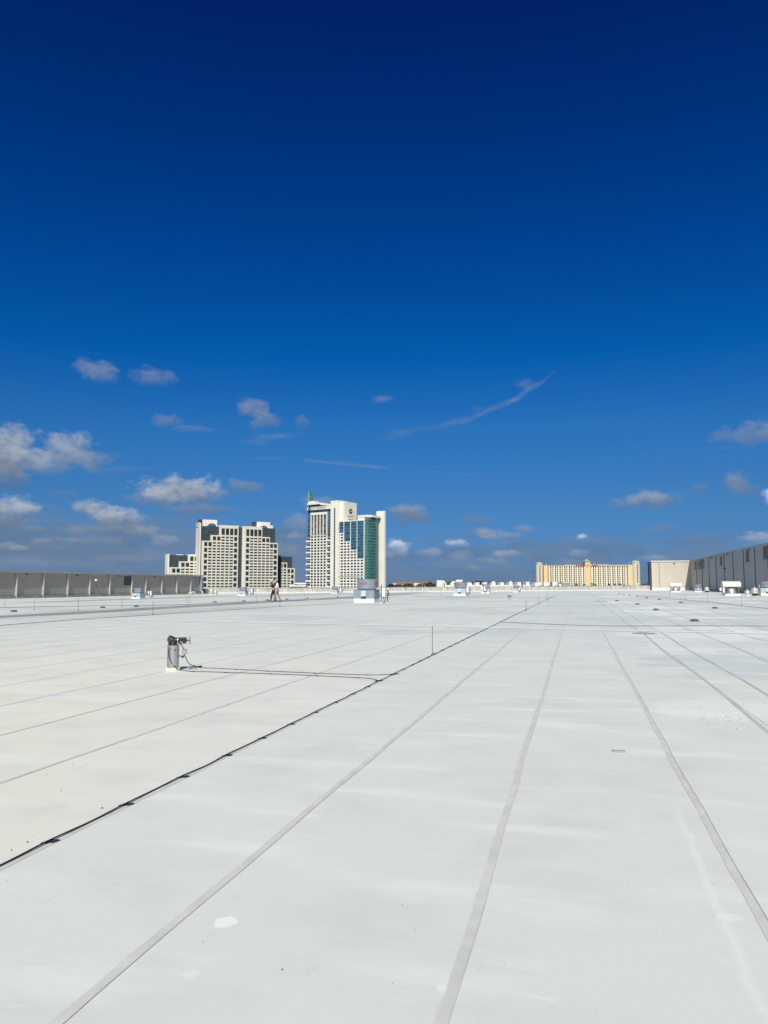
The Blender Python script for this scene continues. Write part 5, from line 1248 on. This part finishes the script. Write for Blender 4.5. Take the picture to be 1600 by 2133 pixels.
for a, b_ in ((470, 1401.5), (565, 1404.5), (660, 1408.5), (745, 1412.5), (402, 1399.6)): clip(ground(a, b_) + Vector((0,0,.004)), R(80), 'small black clip on the lower cable leading from the valve pipe', 'clips on the branch cables', .55)
clip(ground(787, 1419) + Vector((0,0,.004)), RF, 'black clip where the lower valve cable meets the long cable', 'clips on the branch cables', .9)
clip(ground(823, 1404.5) + Vector((0,0,.004)), RF, 'black clip where the upper valve cable meets the long cable', 'clips on the branch cables', .9)

# ------------------------------------------------------------------ two people walking
def skin_obj(name, verts, edges, root, m, parent, sub=2):
    me = bpy.data.meshes.new(name); me.from_pydata([v[0] for v in verts], edges, [])
    ob = bpy.data.objects.new(name, me); C.objects.link(ob)
    md = ob.modifiers.new('skin', 'SKIN'); md.use_smooth_shade = True
    if not me.skin_vertices: me.skin_vertices.new() if hasattr(me.skin_vertices, 'new') else None
    sv = me.skin_vertices[0].data
    for i, v in enumerate(verts):
        r = v[1]; sv[i].radius = r if isinstance(r, tuple) else (r, r); sv[i].use_root = (i == root)
    s2 = ob.modifiers.new('sub', 'SUBSURF'); s2.levels = sub; s2.render_levels = sub
    dg = bpy.context.evaluated_depsgraph_get(); nm = bpy.data.meshes.new_from_object(ob.evaluated_get(dg))
    bpy.data.objects.remove(ob); bpy.data.meshes.remove(me)
    nm.materials.clear(); nm.materials.append(m); nm.name = name
    for p in nm.polygons: p.use_smooth = True
    o2 = bpy.data.objects.new(name, nm); C.objects.link(o2); o2.parent = parent
    return o2
def person(loc, rz, label, J, mats, hat=True):
    """x forward, y to the figure's left, z up; J gives every joint"""
    o = thing('person', label, 'person', loc, rz, None)
    v = []; e = []; idx = {}
    def P(n, p, r, par=None):
        idx[n] = len(v); v.append((Vector(p), r))
        if par: e.append((idx[par], idx[n]))
    P('pelvis', J['pelvis'], (.135, .11)); P('belly', J['belly'], (.125, .105), 'pelvis'); P('chest', J['chest'], (.15, .115), 'belly'); P('neck0', J['neck0'], .07, 'chest'); P('neck', J['neck'], .052, 'neck0')
    hd = Vector(J['head']); f_ = Vector(J['face']).normalized(); up_ = (hd - Vector(J['neck'])).normalized()
    P('jaw', hd - up_ * .05 + f_ * .015, (.066, .072), 'neck'); P('skull', hd + up_ * .05, (.078, .092), 'jaw'); P('crown', hd + up_ * .10, (.055, .06), 'skull')
    P('nose', hd - up_ * .005 + f_ * .105, .011, 'jaw'); P('chin', hd - up_ * .09 + f_ * .065, .028, 'jaw')
    for s_, nm in ((1, 'L'), (-1, 'R')):
        P('sh' + nm, J['sh' + nm], .062, 'chest'); P('elb' + nm, J['elb' + nm], .042, 'sh' + nm); P('wr' + nm, J['wr' + nm], .027, 'elb' + nm)
        w = Vector(J['wr' + nm]); d = (w - Vector(J['elb' + nm])).normalized(); sd_ = Vector((0, 1, 0)); sd_ = (sd_ - d * sd_.dot(d)).normalized(); nn = d.cross(sd_)
        P('palm' + nm, w + d * .06, (.036, .020), 'wr' + nm)
        for k in range(4):
            b0 = w + d * .085 + sd_ * (.027 - .018 * k); ln = (.07, .078, .072, .056)[k]
            P('f%d%s' % (k, nm), b0, .0095, 'palm' + nm); P('g%d%s' % (k, nm), b0 + d * ln * .5 + nn * .012 * s_, .009, 'f%d%s' % (k, nm)); P('h%d%s' % (k, nm), b0 + d * ln * .85 + nn * .035 * s_, .0075, 'g%d%s' % (k, nm))
        P('t0' + nm, w + d * .045 + sd_ * .035, .0105, 'palm' + nm); P('t1' + nm, w + d * .085 + sd_ * .058, .009, 't0' + nm)
        P('hip' + nm, J['hip' + nm], .092, 'pelvis'); P('kn' + nm, J['kn' + nm], .058, 'hip' + nm); P('an' + nm, J['an' + nm], .038, 'kn' + nm)
        P('toe' + nm, J['toe' + nm], (.04, .026), 'an' + nm)
        P('ear' + nm, hd + up_ * .0 + Vector((0, s_ * .082, 0)), .014, 'skull')
    skin_obj('body', v, e, 0, mats['skin'], o, 2)
    # clothes follow the same joints
    S = [(Vector(J['pelvis']) - Vector((0,0,.07)), (.168, .142)), (Vector(J['belly']), (.155, .132)), (Vector(J['chest']), (.175, .138)), (Vector(J['neck0']), .085)]
    E_ = [(0,1),(1,2),(2,3)]
    for nm in 'LR':
        a, b_, c_ = Vector(J['sh' + nm]), Vector(J['elb' + nm]), Vector(J['wr' + nm]); i = len(S)
        S += [(a, .076), (b_, .055), (b_.lerp(c_, mats.get('sleeve', .85)), .046)]; E_ += [(2, i), (i, i+1), (i+1, i+2)]
    skin_obj('shirt', S, E_, 0, mats['shirt'], o, 2)
    S = [(Vector(J['pelvis']) + Vector((0,0,.13)), (.145, .12)), (Vector(J['pelvis']) - Vector((0,0,.04)), (.14, .115))]; E_ = [(0,1)]
    for nm in 'LR':
        a, b_, c_ = Vector(J['hip' + nm]), Vector(J['kn' + nm]), Vector(J['an' + nm]); i = len(S)
        S += [(a, .108), (b_, .078), (b_.lerp(c_, .99), .062)]; E_ += [(1, i), (i, i+1), (i+1, i+2)]
    skin_obj('trousers', S, E_, 0, mats['trousers'], o, 2)
    for nm in 'LR':
        a, b_ = Vector(J['an' + nm]), Vector(J['toe' + nm]); d = (b_ - a); d.z *= .3
        S = [(a + Vector((-.04, 0, -.035)), (.045, .04)), (a + Vector((.02, 0, -.02)), (.05, .05)), (b_, (.05, .035)), (b_ + d * .35, (.038, .024))]
        skin_obj('shoe', S, [(0,1),(1,2),(2,3)], 1, mats['shoe'], o, 2)
    hc_ = hd + up_ * .075
    rot = up_.to_track_quat('Z', 'Y').to_matrix().to_4x4()
    if hat:
        mb = MB(); mb.lathe([(.19, -.012), (.195, 0), (.13, .012), (.105, .02), (.10, .07), (.085, .105), (.05, .12), (.005, .122)], 28, cap=False); mb.lathe([(.19, -.012), (.11, .002), (.0, .01)], 28, cap=False)
        h_ = mb.build('hat', mats['hat'], o, smooth=True, sharp=60); h_.matrix_basis = Matrix.Translation(hc_) @ rot @ Matrix.Rotation(R(10), 4, 'Y')
    S = [(hd + up_ * .06 - f_ * .015, (.088, .095)), (hd - up_ * .02 - f_ * .045, (.075, .06)), (hd - up_ * .07 - f_ * .05, (.055, .035))]
    skin_obj('hair', S, [(0,1),(1,2)], 0, mats['hair'], o, 2)
    for s_ in (1, -1):
        mb = MB(); mb.lathe([(.001, -.010), (.007, -.007), (.010, 0), (.007, .007), (.001, .010)], 10); e_ = mb.build('eye', mats['eye'], o, smooth=True); e_.location = hd + up_ * .015 + f_ * .072 + Vector((0, s_ * .03, 0))
    mb = MB(); mc = hd - up_ * .052 + f_ * .080; mb.tube([mc + Vector((0, -.022, 0)), mc + f_ * .008, mc + Vector((0, .022, 0))], .005, 6); mb.build('mouth', mats['lip'], o, smooth=True)
    return o
pm = dict(skin=mat('skin', (.50, .28, .19), .55, spec=.4), eye=mat('eye', (.03, .02, .02), .2), lip=mat('lips', (.35, .13, .10), .5))
m1 = dict(pm, shirt=mat('white_cotton', (.82, .83, .86), .85, var=.08, vscale=9), trousers=mat('khaki_cloth', (.33, .26, .18), .9, var=.15, vscale=8), shoe=mat('red_brown_leather', (.17, .035, .03), .5), hair=mat('brown_hair', (.07, .045, .03), .7), hat=mat('straw_hat', (.52, .40, .28), .85, var=.2, vscale=25), sleeve=.45)
m2 = dict(pm, shirt=mat('maroon_shirt', (.09, .012, .016), .85, var=.2, vscale=9), trousers=mat('black_cloth', (.016, .014, .018), .9), shoe=mat('black_leather', (.02, .018, .018), .5), hair=mat('dark_hair', (.03, .02, .015), .7), hat=mat('pale_straw_hat', (.60, .50, .40), .85, var=.2, vscale=25), sleeve=.5)
# striding towards the left; body frame x = left in the picture
J1 = dict(pelvis=(.0,0,.98), belly=(.0,0,1.14), chest=(-.03,0,1.36), neck0=(-.02,0,1.50), neck=(.01,0,1.55), head=(.07,0,1.64), face=(.92,0,-.4),
          shL=(-.03,.19,1.45), shR=(-.03,-.19,1.45), elbL=(.04,.25,1.18), elbR=(-.08,-.25,1.18), wrL=(.30,.18,1.10), wrR=(.14,-.22,1.00),
          hipL=(.0,.095,.93), hipR=(.0,-.095,.93), knL=(.16,.10,.52), knR=(-.10,-.10,.50), anL=(.26,.10,.09), anR=(-.28,-.10,.12), toeL=(.40,.11,.035), toeR=(-.16,-.11,.035))
J2 = dict(pelvis=(.0,0,.97), belly=(.02,0,1.13), chest=(.05,0,1.34), neck0=(.08,0,1.48), neck=(.11,0,1.53), head=(.15,0,1.61), face=(.95,0,-.3),
          shL=(.05,.19,1.43), shR=(.05,-.19,1.43), elbL=(.20,.26,1.24), elbR=(.10,-.25,1.16), wrL=(.25,.14,1.50), wrR=(.26,-.2,1.02),
          hipL=(.0,.095,.92), hipR=(.0,-.095,.92), knL=(.15,.10,.52), knR=(-.06,-.10,.50), anL=(.20,.10,.09), anR=(-.22,-.10,.13), toeL=(.33,.11,.035), toeR=(-.10,-.11,.035))
g1 = ground(577, 1253.2); g2 = ground(568.5, 1252.6)
pA = person(g1, R(184), 'person in a white shirt, khaki trousers and straw hat striding to the left', J1, m1)
pB = person((g2.x, g2.y + .3, 0), R(182), 'person in maroon top and black trousers walking behind the white shirted one, hand at hat', J2, m2)
for q_ in (pA, pB): q_.scale = (1.05,) * 3; q_['group'] = 'two people walking on the roof'
# rolled sheet carried at the side
o2 = MB(); a_ = Vector((g1.x - .28, g1.y - .18, 1.16)); b_ = Vector((g1.x - .62, g1.y - .16, .86)); o2.tube([a_, b_], .03, 12)
tag(o2.build('paper_roll', M['white'], smooth=True), 'thin white paper roll held low in front by the white shirted person', 'paper roll')
